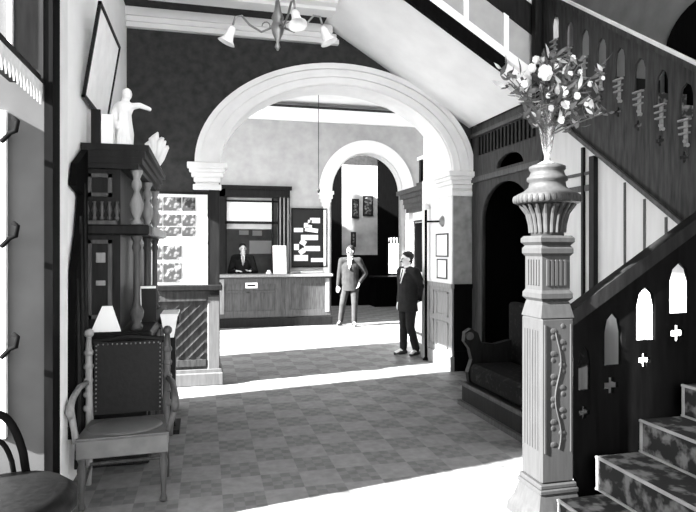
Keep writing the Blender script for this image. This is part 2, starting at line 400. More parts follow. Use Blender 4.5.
# dark arched recess on the stairwell side wall
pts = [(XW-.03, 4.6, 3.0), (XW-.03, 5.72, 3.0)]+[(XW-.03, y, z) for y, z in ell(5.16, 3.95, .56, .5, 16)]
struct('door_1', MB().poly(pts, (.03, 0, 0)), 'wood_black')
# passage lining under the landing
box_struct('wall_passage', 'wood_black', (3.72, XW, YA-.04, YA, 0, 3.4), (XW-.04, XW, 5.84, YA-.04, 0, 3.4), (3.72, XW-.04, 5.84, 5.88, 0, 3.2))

# ================================================================== STAIRCASE
st = thing('staircase', (3.0, 2.4, 0), 'carpeted lower stair flight climbing to the right beside the tall newel post', 'staircase')
NX = [2.06+.322*i for i in range(6)]; NZ = [.2+.207*i for i in range(6)]
for i in range(6):
    x1 = NX[i+1]+.03 if i < 5 else XW-.01; y1 = 3.165 if 0 < i < 5 else (3.09 if i == 0 else 2.69)
    o = MB().box(NX[i], x1, 1.3, y1, (NZ[i-1] if i else 0) if i else 0, NZ[i]).build('step', 'carpet', st)
    mb = MB(); mb.box(NX[i]-.014, NX[i]+.006, 1.3, y1, NZ[i]-.012, NZ[i]+.003, .002)
    mb.box(NX[i]-.012, NX[i], 1.3, y1, (NZ[i-1] if i else 0)+.0, (NZ[i-1] if i else 0)+.012)
    mb.box(NX[i]-.006, NX[i], y1-.02, y1, (NZ[i-1] if i else 0)+.012, NZ[i]-.012)
    mb.build('nosing', 'nosing', o)
# lower balustrade with pierced lancets and crosses
YBAL = 3.27
def P2(px, py): q = onY(px, py, YBAL); return (q.x, q.z)
a0, a1 = P2(577, 303), P2(696, 215); sl = (a1[1]-a0[1])/(a1[0]-a0[0])
def railz(x): return a0[1]+sl*(x-a0[0])
bal = thing('stair_balustrade', (2.9, YBAL, 0), 'dark pierced wooden balustrade of lancets and crosses behind the lower stair flight', 'balustrade')
X0, X1 = 2.235, 3.525
def botz(x): return max(.0, .05+.643*(x-2.2))
outer = [(X0, .24), (2.30, .24), (2.30, 0), (2.5, 0), (X1, botz(X1)), (X1, railz(X1)-.10), (X0, railz(X0)-.10)]
holes = []
def lancet(xc, z0, h, w):
    hw = w/2; pts = [(xc-hw, z0), (xc+hw, z0), (xc+hw, z0+h*.62)]
    pts += [(xc+hw*.72, z0+h*.86), (xc, z0+h), (xc-hw*.72, z0+h*.86), (xc-hw, z0+h*.62)]; return pts
def cross(xc, zc, r, w):
    h = w/2
    return [(xc-h, zc-r), (xc+h, zc-r), (xc+h, zc-h), (xc+r, zc-h), (xc+r, zc+h), (xc+h, zc+h), (xc+h, zc+r), (xc-h, zc+r), (xc-h, zc+h), (xc-r, zc+h), (xc-r, zc-h), (xc-h, zc-h)]
LP = [(583, 345, 390, 12), (611.5, 312, 365, 17), (644.5, 286, 340, 19), (678, 262, 313, 20), (712, 238, 290, 21)]
CP = [(583, 412, 6), (610, 385, 8), (643, 360, 7), (676, 333, 8), (708, 310, 8)]
for (x, yt, yb, wpx) in LP:
    t_, b_ = P2(x, yt), P2(x, yb); wl = P2(x+wpx/2, yb)[0]-P2(x-wpx/2, yb)[0]
    if b_[0]+wl/2 < X1-.02: holes.append(lancet(b_[0], b_[1], t_[1]-b_[1], wl))
for (x, y, r) in CP:
    c = P2(x, y)
    if c[0] < X1-.05: holes.append(cross(c[0], c[1], r/150., r/150.*.75))
pierced('panel', outer, holes, .03, lambda u, v, w: (u, YBAL+w, v), 'wood_black', bal)
def rail_bar(name, m, par, A, B, w, h, axis):
    """inclined bar between A and B (centre line of its top), w across, h tall"""
    A = Vector(A); B = Vector(B); s = Vector((0, w/2, 0)) if axis == 'x' else Vector((w/2, 0, 0)); d = Vector((0, 0, -h))
    return MB().poly([A-s, A+s, A+s+d, A-s+d], B-A).build(name, m, par)
rail_bar('handrail', 'wood_dark', bal, (X0, YBAL, railz(X0)), (X1, YBAL, railz(X1)), .10, .10, 'x')
# pale spandrel boards + far newel at the quarter landing
fn = thing('corner_newel', (3.57, YBAL, 0), 'dark square corner post at the top of the lower stair flight', 'post')
MB().box(3.53, 3.615, YBAL-.05, YBAL+.055, 1.26, 3.3, .01).build('shaft', 'wood_dark', fn)
MB().lathe([(.075, 0), (.08, .03), (.05, .06), (.06, .10), (.03, .15)], 3.572, YBAL, 3.3).build('finial', 'wood_dark', fn, True)
# --- flight two: rises away from the camera
f2 = thing('staircase', (4.4, 4.3, 0), 'middle stair flight rising away behind the pierced upper balustrade', 'staircase')
n2 = 11
def z2(y): return 1.24+.2+.71*(y-2.7)
for i in range(n2):
    y0 = 2.7+i*.27; zt = 1.24+.2*(i+1)
    MB().box(XS+.06, XW-.01, y0, y0+.29, zt-.32, zt).build('step', 'carpet', f2)
def bot2(y): return 1.9+.703*(y-3.84)
def top2(y): return 4.28+.71*(y-5.27)
sp = [(XS+.05, 2.75, bot2(2.75)+.02), (XS+.05, 5.80, bot2(5.80)+.02)]
MB().poly([(XS+.06, 2.75, 1.25), (XS+.06, 2.75, bot2(2.75)+.1), (XS+.06, 5.8, 3.3), (XS+.06, 5.8, 3.22)], (XW-XS-.08, 0, 0)).build('soffit', 'wood_dark', f2)
b2 = thing('stair_balustrade', (XS, 4.4, 1.2), 'large pierced upper balustrade with rail highlight painted pale, seen above the plant', 'balustrade')
Y0, Y1 = 2.6, 5.80
outer = [(Y0, bot2(Y0)), (Y1, bot2(Y1)), (Y1, top2(Y1)-.08), (Y0, top2(Y0)-.08)]
holes = []; ys = 2.767
while ys < Y1-.1:
    zc = bot2(ys); holes.append(lancet(ys, zc+.88, .28, .135)); holes.append(cross(ys+.02, zc+.58, .045, .03)); ys += .25
pierced('panel', outer, holes, .025, lambda u, v, w: (XS+w, u, v), 'bal_wood', b2)
# carved ledges below each lancet with a bead under them, highlights painted in as paler wood
ys = 2.767
while ys < Y1-.1:
    zc = bot2(ys); mb = MB()
    for dz, q in ((.865, .055), (.81, .05), (.76, .045)): mb.box(XS-.045, XS-.012, ys-q, ys+q, zc+dz-.007, zc+dz+.007)
    mb.box(XS-.018, XS-.012, ys-.02, ys+.02, zc+.66, zc+.87)
    mb.ball((XS-.02, ys+.0, zc+.70), .02, 8).ball((XS-.02, ys-.025, zc+.665), .016, 8); mb.build('carved_bracket', 'wood_light', b2); ys += .25
rail_bar('string_moulding', 'wood_mid', b2, (XS-.04, Y0, bot2(Y0)+.07), (XS-.04, Y1, bot2(Y1)+.07), .03, .045, 'y')
rail_bar('handrail', 'rail', b2, (XS-.02, Y0, top2(Y0)), (XS-.02, Y1, top2(Y1)), .04, .03, 'y')  # reflection on the rail put into its pale colour
rail_bar('rail_moulding', 'bal_wood', b2, (XS-.01, Y0, top2(Y0)-.03), (XS-.01, Y1, top2(Y1)-.03), .08, .05, 'y')
# pale boarded spandrel below
sps = thing('spandrel_panelling', (XS, 4.4, 0), 'pale vertical boarding under the upper stair, behind the newel post', 'panelling')
pts = [(XS, 3.35, 0), (XS, 5.72, 0), (XS, 5.72, bot2(5.72)-.01), (XS, 3.35, bot2(3.35)-.01)]
MB().poly(pts, (.04, 0, 0)).build('boarding', 'pale_panel', sps)
mb = MB()
for y in (3.5, 3.74, 3.98, 4.22, 4.46): mb.box(XS-.008, XS, y-.012, y+.012, .2, bot2(y)-.03)
mb.build('board_joint', 'wood_mid', sps)
mb = MB(); mb.box(XS-.05, XS, 4.83, 4.90, 0, bot2(4.87)-.02).box(XS-.03, XS, 5.02, 5.05, 0, bot2(5.03)-.02).build('post', 'wood_dark', sps)
mb = MB(); mb.box(XS-.02, XS, 4.90, 5.72, 2.28, 2.34).box(XS-.02, XS, 4.90, 5.72, 2.44, 2.47).build('rail', 'wood_mid', sps)
# screen under the landing with arch and lunette
sc = thing('landing_screen', (XS, 6.7, 0), 'dark wooden screen with arched opening under the stair landing', 'screen')
outer = [(5.78, 0), (6.0, 0), (6.0, 2.1)]+[(6.625-.625*cos(pi*i/16), 2.1+.47*sin(pi*i/16)) for i in range(17)]+[(7.25, 0), (YA-.06, 0), (YA-.06, 3.42), (5.78, 3.42)]
lun = [(6.51-.33*cos(pi*i/14), 2.75+.16*sin(pi*i/14)) for i in range(15)]
pierced('frame', outer, [lun], .06, lambda u, v, w: (XS+.03+w, u, v), 'bal_wood', sc)
mb = MB()
for k in range(16): y = 5.95+k*.09; mb.box(XS-.025, XS, y-.02, y+.02, 3.0, 3.25)
mb.build('reeding', 'wood_dark', sc)
mb = MB(); mb.box(XS-.03, XS, 5.80, YA-.08, 2.64, 2.71).box(XS-.035, XS, 5.80, YA-.08, 3.27, 3.32).build('moulding', 'wood_mid', sc)
# landing slab
box_struct('trim_29', 'wood_dark', (XS+.07, XW, 5.82, YA-.06, 3.43, 3.72))
# flight three: pale plaster soffit, dark string, panelled side
f3 = thing('staircase', (2.2, 6.7, 3.4), 'upper stair flight crossing above the arch, pale sloping underside', 'staircase')
def z3(x): return 3.42+.605*(XS-x)
xs0, xs1 = XS-.02, -.4
xa = 1.30
MB().poly([(xs0, 5.86, z3(xs0)), (xa, 5.86, z3(xa)), (xa, 5.86, z3(xa)+.2), (xs0, 5.86, z3(xs0)+.2)], (0, YA-5.86-.005, 0)).build('soffit', 'white', f3)
def side3(name, m, o0, o1, y0, y1, xa_=1.55, xb_=XS-.1):
    return MB().poly([(xb_, y0, z3(xb_)+o0), (xa_, y0, z3(xa_)+o0), (xa_, y0, z3(xa_)+o1), (xb_, y0, z3(xb_)+o1)], (0, y1-y0, 0)).build(name, m, f3)
side3('string', 'wood_black', -.03, .13, 5.79, 5.86, 1.55, 3.20)
side3('moulding', 'white', .13, .24, 5.80, 5.86)
side3('panel', 'wall_grey', .24, .62, 5.82, 5.86)
side3('balustrade', 'wood_dark', .62, .95, 5.80, 5.86)
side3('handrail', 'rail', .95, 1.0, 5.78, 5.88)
for k in range(4):
    x = 1.75+k*.48; MB().poly([(x, 5.80, z3(x)+.24), (x+.06, 5.80, z3(x+.06)+.24), (x+.06, 5.80, z3(x+.06)+.62), (x, 5.80, z3(x)+.62)], (0, .02, 0)).build('stile', 'white', f3)
lp = thing('landing_newel', (3.6, 5.84, 3.2), 'dark square post where the upper balustrades meet behind the bouquet', 'post')
MB().box(XS-.14, XS-.055, 5.69, 5.775, 3.30, 5.0, .01).build('shaft', 'wood_dark', lp)
MB().lathe([(.07, 0), (.05, .05), (.03, .10), (.045, .14), (.01, .18)], XS-.097, 5.732, 3.12).build('pendant', 'wood_mid', lp, True)

# ---- newel post
NXc, NYc = 2.11, 3.285; hw = .115
nw = thing('newel_post', (NXc, NYc, 0), 'tall pale carved newel post with fluted capital at the foot of the stairs', 'newel post')
nb = nw
def sqbox(mb, w, z0, z1, bev=.006): mb.box(NXc-w, NXc+w, NYc-w, NYc+w, z0, z1, bev)
mb = MB(); mb.lathe([(.185, 0), (.178, .05), (.150, .11), (.135, .16), (.125, .20)], NXc, NYc, 0, sq=True)
mb.build('plinth', 'newel', nw)
mb = MB(); sqbox(mb, .135, .20, .23); sqbox(mb, .127, .23, .26); mb.build('base_moulding', 'newel', nw)
mb = MB(); sqbox(mb, hw, .26, 1.28, .012); mb.lathe([(hw, 1.28), (.098, 1.36)], NXc, NYc, 0, sq=True); shaft = mb.build('shaft', 'newel', nw)
# fine fluting on the left face, carved foliate panel on the front
mb = MB()
for k in range(6): y = NYc-.075+k*.03; mb.box(NXc-hw-.004, NXc-hw, y-.006, y+.006, .46, 1.2)
mb.build('fluting', 'newel', shaft)
mb = MB(); mb.box(NXc-.095, NXc-.085, NYc-hw-.008, NYc-hw, .45, 1.24).box(NXc+.085, NXc+.095, NYc-hw-.008, NYc-hw, .45, 1.24)
for k in range(11):
    z = .5+k*.07; s = 1 if k % 2 else -1
    mb.ball((NXc+s*.03, NYc-hw, z), (.026, .005, .018), 8); mb.ball((NXc-s*.035, NYc-hw, z+.03), (.016, .004, .016), 8)
mb.tube([(NXc+.02*sin(z*14), NYc-hw-.003, z) for z in [.47+.03*i for i in range(25)]], .004, 6)
mb.build('carving', 'newel', shaft)
mb = MB(); mb.lathe([(.098, 1.36), (.092, 1.38), (.11, 1.40), (.11, 1.43), (.097, 1.45), (.097, 1.66), (.112, 1.68), (.112, 1.71), (.10, 1.73), (.118, 1.75), (.118, 1.775), (.105, 1.79)], NXc, NYc, 0, sq=True)
mb.build('neck', 'newel', nw)
mb = MB()
for fx, fy in ((-1, 0), (0, -1)):
    for k in range(5):
        o = -.06+k*.03
        if fx: mb.box(NXc-.104, NXc-.097, NYc+o-.008, NYc+o+.008, 1.48, 1.64)
        else: mb.box(NXc+o-.008, NXc+o+.008, NYc-.104, NYc-.097, 1.48, 1.64)
mb.build('neck_fluting', 'newel', nw)
cp = MB().lathe([(.10, 1.79), (.102, 1.84), (.112, 1.90), (.135, 1.96), (.165, 1.995)], NXc, NYc, 0, 20).build('capital', 'newel', nw, True)
mb = MB()
for k in range(20):
    a = 2*pi*k/20
    mb.tube([(NXc+r*cos(a), NYc+r*sin(a), z) for r, z in ((.104, 1.81), (.108, 1.86), (.125, 1.93), (.168, 1.99))], .010, 6)
mb.build('capital_fluting', 'newel', cp)
mb = MB(); mb.lathe([(.185, 1.99), (.20, 2.0), (.205, 2.02), (.20, 2.045), (.185, 2.055), (.15, 2.07), (.115, 2.10), (.11, 2.13), (.125, 2.14), (.125, 2.16), (.11, 2.17), (.10, 2.20), (.112, 2.21), (.112, 2.23), (.09, 2.24)], NXc, NYc, 0, 24)
mb.build('cap', 'newel', nw, True)
mb = MB()
for k in range(36):
    a = 2*pi*k/36; mb.ball((NXc+.20*cos(a), NYc+.20*sin(a), 2.022), (.013, .013, .024), 6)
mb.build('egg_moulding', 'newel', nw)

# ---- vase + bouquet
vz = 2.24
vs = MB().lathe([(.055, 0), (.06, .01), (.02, .03), (.018, .06), (.03, .10), (.045, .20), (.06, .30), (.085, .37), (.08, .372), (.055, .30), (.038, .20), (.02, .12)], NXc, NYc, vz, 20).build('vase', 'glass', None, True)
tag(vs, 'slender glass vase holding flowers on top of the newel post', 'vase')
bq = thing('flower_bouquet', (NXc, NYc, vz+.2), 'loose bouquet of white blooms and dark leaves in the newel post vase', 'flowers')
R = random.Random(3); tips = []
mb = MB()
def stem_to(dx, dy, dz):
    p0 = Vector((NXc, NYc, vz+.16)); p3 = Vector((NXc+dx, NYc+dy, vz+dz)); pts = []
    for i in range(8):
        t = i/7; q = p0.lerp(p3, t); q.x = NXc+dx*t**1.6; q.y = NYc+dy*t**1.6; pts.append(q)
    mb.tube(pts, [.006*(1-.5*i/7) for i in range(8)], 6); tips.append((pts[5], pts[6], pts[7]))
for i in range(30):
    a = R.uniform(0, 2*pi); rr = R.uniform(.05, .38); stem_to(rr*cos(a)*1.0, rr*sin(a)*.8, R.uniform(.26, .76-rr*.5))
mb.build('stem', 'leaf', bq)
def leaf(mb, c, d, L, w):
    d = d.normalized(); s = d.cross(Vector((R.uniform(-1, 1), R.uniform(-1, 1), R.uniform(.2, 1)))).normalized(); n = d.cross(s)
    rows = []
    for t, k in ((0, .08), (.3, .9), (.6, .8), (1, .04)):
        c0 = c+d*L*t-n*(.25*L*t*t); rows.append([mb.b.verts.new(c0+s*w*k*q+n*(.12*w*abs(q))) for q in (-1, 0, 1)])
    for i in range(3):
        for j in range(2): mb.b.faces.new((rows[i][j], rows[i][j+1], rows[i+1][j+1], rows[i+1][j]))
mb = MB(); mp_ = MB()
for a, b_, c in tips:
    for q in (a, b_, c):
        for _ in range(4):
            leaf(mp_ if _ == 3 else mb, q+Vector((R.uniform(-.03, .03), R.uniform(-.03, .03), R.uniform(-.03, .03))), Vector((R.uniform(-1, 1), R.uniform(-1, 1), R.uniform(-.4, 1))), R.uniform(.05, .11), R.uniform(.010, .020))
tag(mb.build('foliage', 'leaf', bq), kind='stuff'); tag(mp_.build('highlight_foliage', 'highlight_leaf', bq), 'leaves with highlights painted pale', kind='stuff')
def bloom(c, s, par):
    mb = MB()
    for k in range(7):
        a = 2*pi*k/7; mb.ball((c[0]+s*.55*cos(a), c[1]-s*.12*(k % 2), c[2]+s*.55*sin(a)), (s*.42, s*.3, s*.42), 8)
    mb.ball(c, (s*.45, s*.45, s*.4), 8); return mb.build('bloom', 'petal', par, True)
for px, py, dy, s in ((545, 73, -.10, .055), (532, 68, -.02, .032), (536, 60, .02, .03), (563, 92, -.12, .04), (577, 96, -.15, .026), (570, 74, -.1, .022), (556, 66, 0, .022), (590, 84, -.05, .022), (524, 84, -.05, .026), (566, 105, -.14, .03), (573, 58, .02, .022), (551, 108, -.1, .022), (586, 104, -.08, .018), (603, 78, 0, .016), (512, 72, 0, .016), (561, 120, -.1, .028), (580, 72, -.02, .02), (548, 96, -.12, .018)):
    q = onY(px, py, NYc+dy); bloom(q, s, bq)

# ================================================================== SETTLE
se = thing('settle', (3.1, 5.2, 0), 'dark upholstered settle with scrolled arm standing in the shade below the stairs', 'settle')
MB().box(2.74, 3.42, 4.42, 5.92, .04, .25, .01).build('base', 'wood_dark', se)
MB().box(2.70, 2.74, 4.40, 5.94, 0, .05).box(2.715, 2.74, 4.40, 5.94, .22, .26).build('skirting', 'wood_mid', se)
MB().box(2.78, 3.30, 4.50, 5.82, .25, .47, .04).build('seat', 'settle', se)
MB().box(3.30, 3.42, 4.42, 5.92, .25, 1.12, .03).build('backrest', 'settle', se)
for y in (4.42, 5.84):
    mb = MB(); prof = [(2.80, .25), (2.78, .36), (2.83, .50), (2.80, .62), (2.74, .70), (2.75, .80), (2.82, .84), (2.90, .79), (2.94, .68), (3.1, .66), (3.30, .70), (3.30, .25)]
    mb.poly([(x, y, z) for x, z in prof], (0, .08, 0)); a = mb.build('arm', 'wood_dark', se)
    MB().tube([(2.80, y-.01, .76), (2.80, y+.09, .76)], .045, 12).build('scroll', 'wood_mid', a)

# ================================================================== RECEPTION
cn = thing('reception_counter', (1.5, 13.1, 0), 'wooden panelled reception counter below the clerk window', 'counter')
cx0, cx1, cy0 = .26, 2.77, 12.9
MB().box(cx0, cx1, cy0+.02, YR-.005, .10, 1.10).build('body', 'wood_mid', cn)
MB().box(cx0-.03, cx1+.03, cy0-.06, YR-.005, 1.10, 1.16, .01).build('top', 'wood_light', cn)
MB().box(cx0-.02, cx1+.02, cy0-.03, YR-.005, 0, .20, .01).build('plinth', 'wood_dark', cn)
mb = MB()
for x0, x1 in ((cx0+.02, 1.62), (1.72, cx1-.02)):
    mb.box(x0, x1, cy0, cy0+.02, .95, 1.08).box(x0, x1, cy0, cy0+.02, .22, .36).box(x0, x0+.12, cy0, cy0+.02, .36, .95).box(x1-.12, x1, cy0, cy0+.02, .36, .95)
mb.box(.86, .94, cy0, cy0+.02, .36, .78).box(1.2, 1.24, cy0, cy0+.02, .36, .78).box(cx0+.14, 1.5, cy0, cy0+.02, .76, .80)
mb.build('stile', 'wood_mid', cn)
MB().box(cx1-.14, cx1-.05, cy0-.012, cy0, .30, 1.06).build('pilaster', 'wood_light', cn); MB().box(cx0+.02, cx0+.12, cy0-.012, cy0, .30, 1.06).build('pilaster', 'wood_light', cn)
a = MB().box(.84, 1.10, cy0-.012, cy0, .86, .98).build('label_holder', 'paper', cn); MB().box(.88, 1.06, cy0-.016, cy0-.012, .90, .94).build('slot', 'black', a)
# notice board + cards
nbd = thing('notice_board', (2.33, YR-.03, 1.25), 'black notice board pinned with white cards beside the clerk window', 'notice board')
q0, q1 = onY(293, 266, YR-.03), onY(326, 210, YR-.03)
MB().box(q0.x, q1.x, YR-.03, YR-.002, q0.z, q1.z).build('board', 'black', nbd)
mb = MB(); fx = .035
mb.box(q0.x-fx, q0.x, YR-.05, YR-.002, q0.z-fx, q1.z+fx).box(q1.x, q1.x+fx, YR-.05, YR-.002, q0.z-fx, q1.z+fx).box(q0.x, q1.x, YR-.05, YR-.002, q1.z, q1.z+fx).box(q0.x, q1.x, YR-.05, YR-.002, q0.z-fx, q0.z); mb.build('frame', 'wood_dark', nbd)
cards = [(308, 220, 312, 225, 0, 'small top card'), (310, 218, 320, 223, 0, 'wide card at the top right'), (304, 223, 312, 228, 0, 'card under the topmost ones'), (294, 228, 303, 232, 0, 'card at the upper left edge'), (305, 228, 318, 232, 8, 'slanting middle card, upper'), (301, 235, 318, 240, 0, 'long card across the middle'), (294, 244, 299, 250, 0, 'upright card at left, below the middle'), (300, 240, 306, 245, 30, 'slanted card left of centre'), (304, 246, 320, 251, 0, 'long card right of centre'), (299, 249, 305, 254, -35, 'tilted small card low left'), (294, 255, 308, 261, 0, 'broad card at the bottom left'), (311, 258, 326, 262, 0, 'long card at the bottom right')]
for (a0_, b0_, a1_, b1_, an, nm) in cards:
    u, v = onY(a0_, b1_, YR-.036), onY(a1_, b0_, YR-.036); c = (u+v)/2
    mx = Matrix.Translation(c) @ Matrix.Rotation(radians(an), 4, 'Y') @ Matrix.Translation(-c)
    tag(MB().box(u.x, v.x, YR-.038, YR-.031, u.z, v.z, 0, mx).build('notice_card', 'paper'), 'white '+nm+' on the black notice board', 'card', 'cards on the notice board')
# pale sheet below the board, show card and ink stand on the counter
tag(MB().poly([(1.46, 12.98, 1.162), (1.76, 12.98, 1.162), (1.76, 13.10, 1.80), (1.46, 13.10, 1.80)], (0, .02, 0)).build('show_card', 'paper'), 'tall white show card leaning on the counter right of the clerk', 'card')
tag(MB().lathe([(.06, 0), (.065, .03), (.04, .06), (.035, .09)], 1.36, 13.0, 1.16, 12).build('inkwell', 'paper', None, True), 'small white inkwell on the counter beside the show card', 'inkwell')
tag(MB().box(1.84, 2.08, 13.0, 13.2, 1.16, 1.22, .01).build('ledger', 'wood_light'), 'pale ledger lying on the counter below the notice board', 'book')
tag(MB().box(2.12, 2.66, 13.30, 13.395, 1.16, 1.21, .005).build('paper_tray', 'paper'), 'long white tray against the wall under the notice board', 'tray')
# papers pinned inside the office
for i, (x0, x1, z0, z1, l) in enumerate(((1.2, 1.45, 1.98, 2.12, 'small framed print high on the office wall behind the clerk'), (1.12, 1.75, 1.50, 1.85, 'white sheet on the office wall behind the clerk'), (.85, 1.1, 2.0, 2.12, 'small pale card on the office wall above the clerk'))):
    z0 += .1; z1 += .1
    tag(MB().box(x0, x1, 15.585, 15.598, z0, z1).build('wall_paper_sheet' if i else 'framed_print', 'paper'), l, 'paper')

# ================================================================== PEOPLE
def hand(mb, w, d, side, L=.085):
    """palm and five bent fingers from wrist w along d"""
    d = Vector(d).normalized(); w = Vector(w); s = d.cross(Vector((0, 0, 1)));
    s = s.normalized() if s.length > .2 else Vector((side, 0, 0)); n = s.cross(d)
    pc = w+d*.05; mb.cap(w, .026, w+d*.03, .026, 8)
    for k in range(4): mb.cap(w+d*.02+s*(k-1.5)*.012, .016, w+d*.085+s*(k-1.5)*.019, .013, 8)
    for k, fl in enumerate((.062, .075, .070, .052)):
        b0 = w+d*.085+s*(k-1.5)*.020; m1 = b0+d*fl*.5+n*side*.006; m2 = m1+d*fl*.4+n*side*.022
        mb.cap(b0, .010, m1, .009, 8); mb.cap(m1, .009, m2, .0075, 8)
    t0 = w+d*.03-s*.028; t1 = t0+d*.03-s*.022; t2 = t1+d*.03+n*side*.01
    mb.cap(t0, .012, t1, .011, 8); mb.cap(t1, .011, t2, .009, 8)
def head(mb, c, f, S=1.):
    """c: centre of head, f: facing direction"""
    f = Vector((f[0], f[1], 0)).normalized(); s = Vector((-f.y, f.x, 0)); u = Vector((0, 0, 1)); c = Vector(c)
    rot = Matrix((s, -f, u)).transposed()
    mb.ball(c+u*.02*S-f*.008, (.076*S, .096*S, .108*S), 16, rot)
    mb.ball(c-u*.045*S+f*.02*S, (.058*S, .070*S, .075*S), 14, rot)
    mb.ball(c-u*.095*S+f*.062*S, (.026*S, .022*S, .02*S), 8, rot)           # chin
    mb.cap(c+u*.015*S+f*.092*S, .010*S, c-u*.022*S+f*.112*S, .014*S, 8)      # nose
    mb.cap(c-u*.058*S+f*.088*S-s*.018, .007*S, c-u*.058*S+f*.088*S+s*.018, .007*S, 8)  # lips
    mb.cap(c+u*.035*S+f*.086*S-s*.03, .009*S, c+u*.035*S+f*.086*S+s*.03, .009*S, 8)    # brow
    for k in (-1, 1): mb.ball(c+s*k*.078*S-u*.005, (.012*S, .022*S, .032*S), 8, rot)
    return f, s, u, rot
def face_bits(par, c, f, s, rot, hairm='hair', S=1., moustache=True, hairline=0.):
    c = Vector(c); u = Vector((0, 0, 1))
    mb = MB()
    for k in (-1, 1): mb.ball(c+u*.012*S+f*.088*S+s*k*.031*S, .0105*S, 8)
    mb.build('eye', 'black', par, True)
    mb = MB(); mb.ball(c+u*.050*S-f*.022*S, (.083*S, .100*S, .092*S), 16, rot)
    for k in (-1, 1): mb.ball(c+u*.01*S-f*.03*S+s*k*.062*S, (.024*S, .055*S, .06*S), 10, rot)
    mb.ball(c-u*.02*S-f*.06*S, (.066*S, .045*S, .07*S), 10, rot)
    mb.remesh('hair', hairm, par, .008, 2)
    if moustache: MB().cap(c-u*.042*S+f*.098*S-s*.032, .008, c-u*.038*S+f*.104*S, .012, 8).cap(c-u*.038*S+f*.104*S, .012, c-u*.042*S+f*.098*S+s*.032, .008, 8).build('moustache', hairm, par, True)
def person(name_label, base, face, J, coat, trous, headf=None, moustache=True, skin='skin', shirt=True, legs=True):
    """J: joints in a local frame (x: the person's left, y: back, z: up); face = heading angle of the front direction"""
    root = thing('person', base, name_label, 'person')
    rz = face+pi/2; RM = Matrix.Translation(Vector(base)) @ Matrix.Rotation(rz, 4, 'Z')
    g = {k: RM @ Vector(v) for k, v in J.items()}; fwd = (RM.to_3x3() @ Vector((0, -1, 0)))
    hf = headf if headf is not None else fwd
    b = MB()
    b.cap(g['neck'], .055, g['head']-Vector((0, 0, .06)), .052); f, s, u, rot = head(b, g['head'], hf)
    b.cap(g['chest'], .12, g['pelvis'], .11); b.cap(g['neck'], .06, g['chest'], .11)
    for k in 'lr':
        b.cap(g['sh_'+k], .055, g['el_'+k], .042); b.cap(g['el_'+k], .040, g['wr_'+k], .028); b.cap(g['neck'], .05, g['sh_'+k], .05)
        dd = g['hd_'+k]-g['wr_'+k]; hand(b, g['wr_'+k], dd, 1 if k == 'l' else -1)
        if legs:
            b.cap(g['hip_'+k], .075, g['kn_'+k], .052); b.cap(g['kn_'+k], .05, g['an_'+k], .036); b.cap(g['pelvis'], .1, g['hip_'+k], .075)
            b.cap(g['an_'+k], .036, g['toe_'+k], .03)
    body = b.remesh('body', skin, root, .0075, 3)
    face_bits(root, g['head'], f, s, rot, moustache=moustache)
    # jacket
    j = MB(); across = (g['sh_l']-g['sh_r'])
    for t in [i/12 for i in range(13)]:
        w = .13-.02*abs(t-.3); d0 = g['chest'].lerp(g['pelvis'], t)
        j.ball(d0, (.205-.03*t*(1-t)*4*.6, .135, .13), 14, RM.to_3x3())
    if legs:
        R3 = RM.to_3x3().to_4x4() @ Matrix.Diagonal((1, .72, 1, 1))
        j.lathe([(.15, .16), (.172, .06), (.19, -.06), (.198, -.17)], 0, 0, 0, 24, Matrix.Translation(g['pelvis']) @ R3)
    for k in 'lr':
        j.cap(g['neck']-Vector((0, 0, .03)), .075, g['sh_'+k], .078); j.cap(g['sh_'+k], .078, g['el_'+k], .062)
        w2 = g['el_'+k].lerp(g['wr_'+k], .93); j.cap(g['el_'+k], .060, w2, .045)
    jk = j.remesh('jacket', coat, root, .012, 4)
    if shirt:
        n3 = RM.to_3x3() @ Vector((0, -1, 0)); ctr = g['neck']-Vector((0, 0, .06))
        sr = RM.to_3x3() @ Vector((1, 0, 0))
        mb = MB()
        A = g['neck']+n3*.085+Vector((0, 0, .0)); Bp = g['chest']+n3*.146-Vector((0, 0, .06))
        mb.poly([A-sr*.05, A+sr*.05, Bp+sr*.008, Bp-sr*.008], n3*.02); mb.build('shirt_front', 'paper', root)
        MB().tube([g['neck']+Vector((0, 0, .015)), g['neck']+Vector((0, 0, .06))], [.068, .062], 14).build('collar', 'paper', root, True)
        mb = MB(); A2 = A-Vector((0, 0, .012)); mb.poly([A2-sr*.012+n3*.014, A2+sr*.012+n3*.014, Bp+sr*.01+n3*.012, Bp-sr*.01+n3*.012], n3*.014); mb.build('necktie', 'black', root)
    if legs:
        t = MB()
        t.ball(g['pelvis']-Vector((0, 0, .02)), (.165, .12, .12), 14, RM.to_3x3())
        for k in 'lr':
            t.cap(g['hip_'+k], .098, g['kn_'+k], .074); a2 = g['kn_'+k].lerp(g['an_'+k], .93); t.cap(g['kn_'+k], .072, a2, .062)
        t.remesh('trousers', trous, root, .012, 3)
        for k in 'lr':
            d = (g['toe_'+k]-g['an_'+k]); d.z = 0; d.normalize(); a = g['an_'+k].copy(); a.z = base[2]+.045
            mb = MB(); mb.cap(a-d*.04, .042, a+d*.07, .043, 10); mb.cap(a+d*.06, .04, a+d*.15-Vector((0, 0, .012)), .030, 10); mb.cap(a, .045, a+Vector((0, 0, .05)), .045, 10)
            for v in mb.b.verts:
                if v.co.z < base[2]+.003: v.co.z = base[2]+.003
            mb.remesh('shoe', 'shoe', root, .009, 2)
    return root
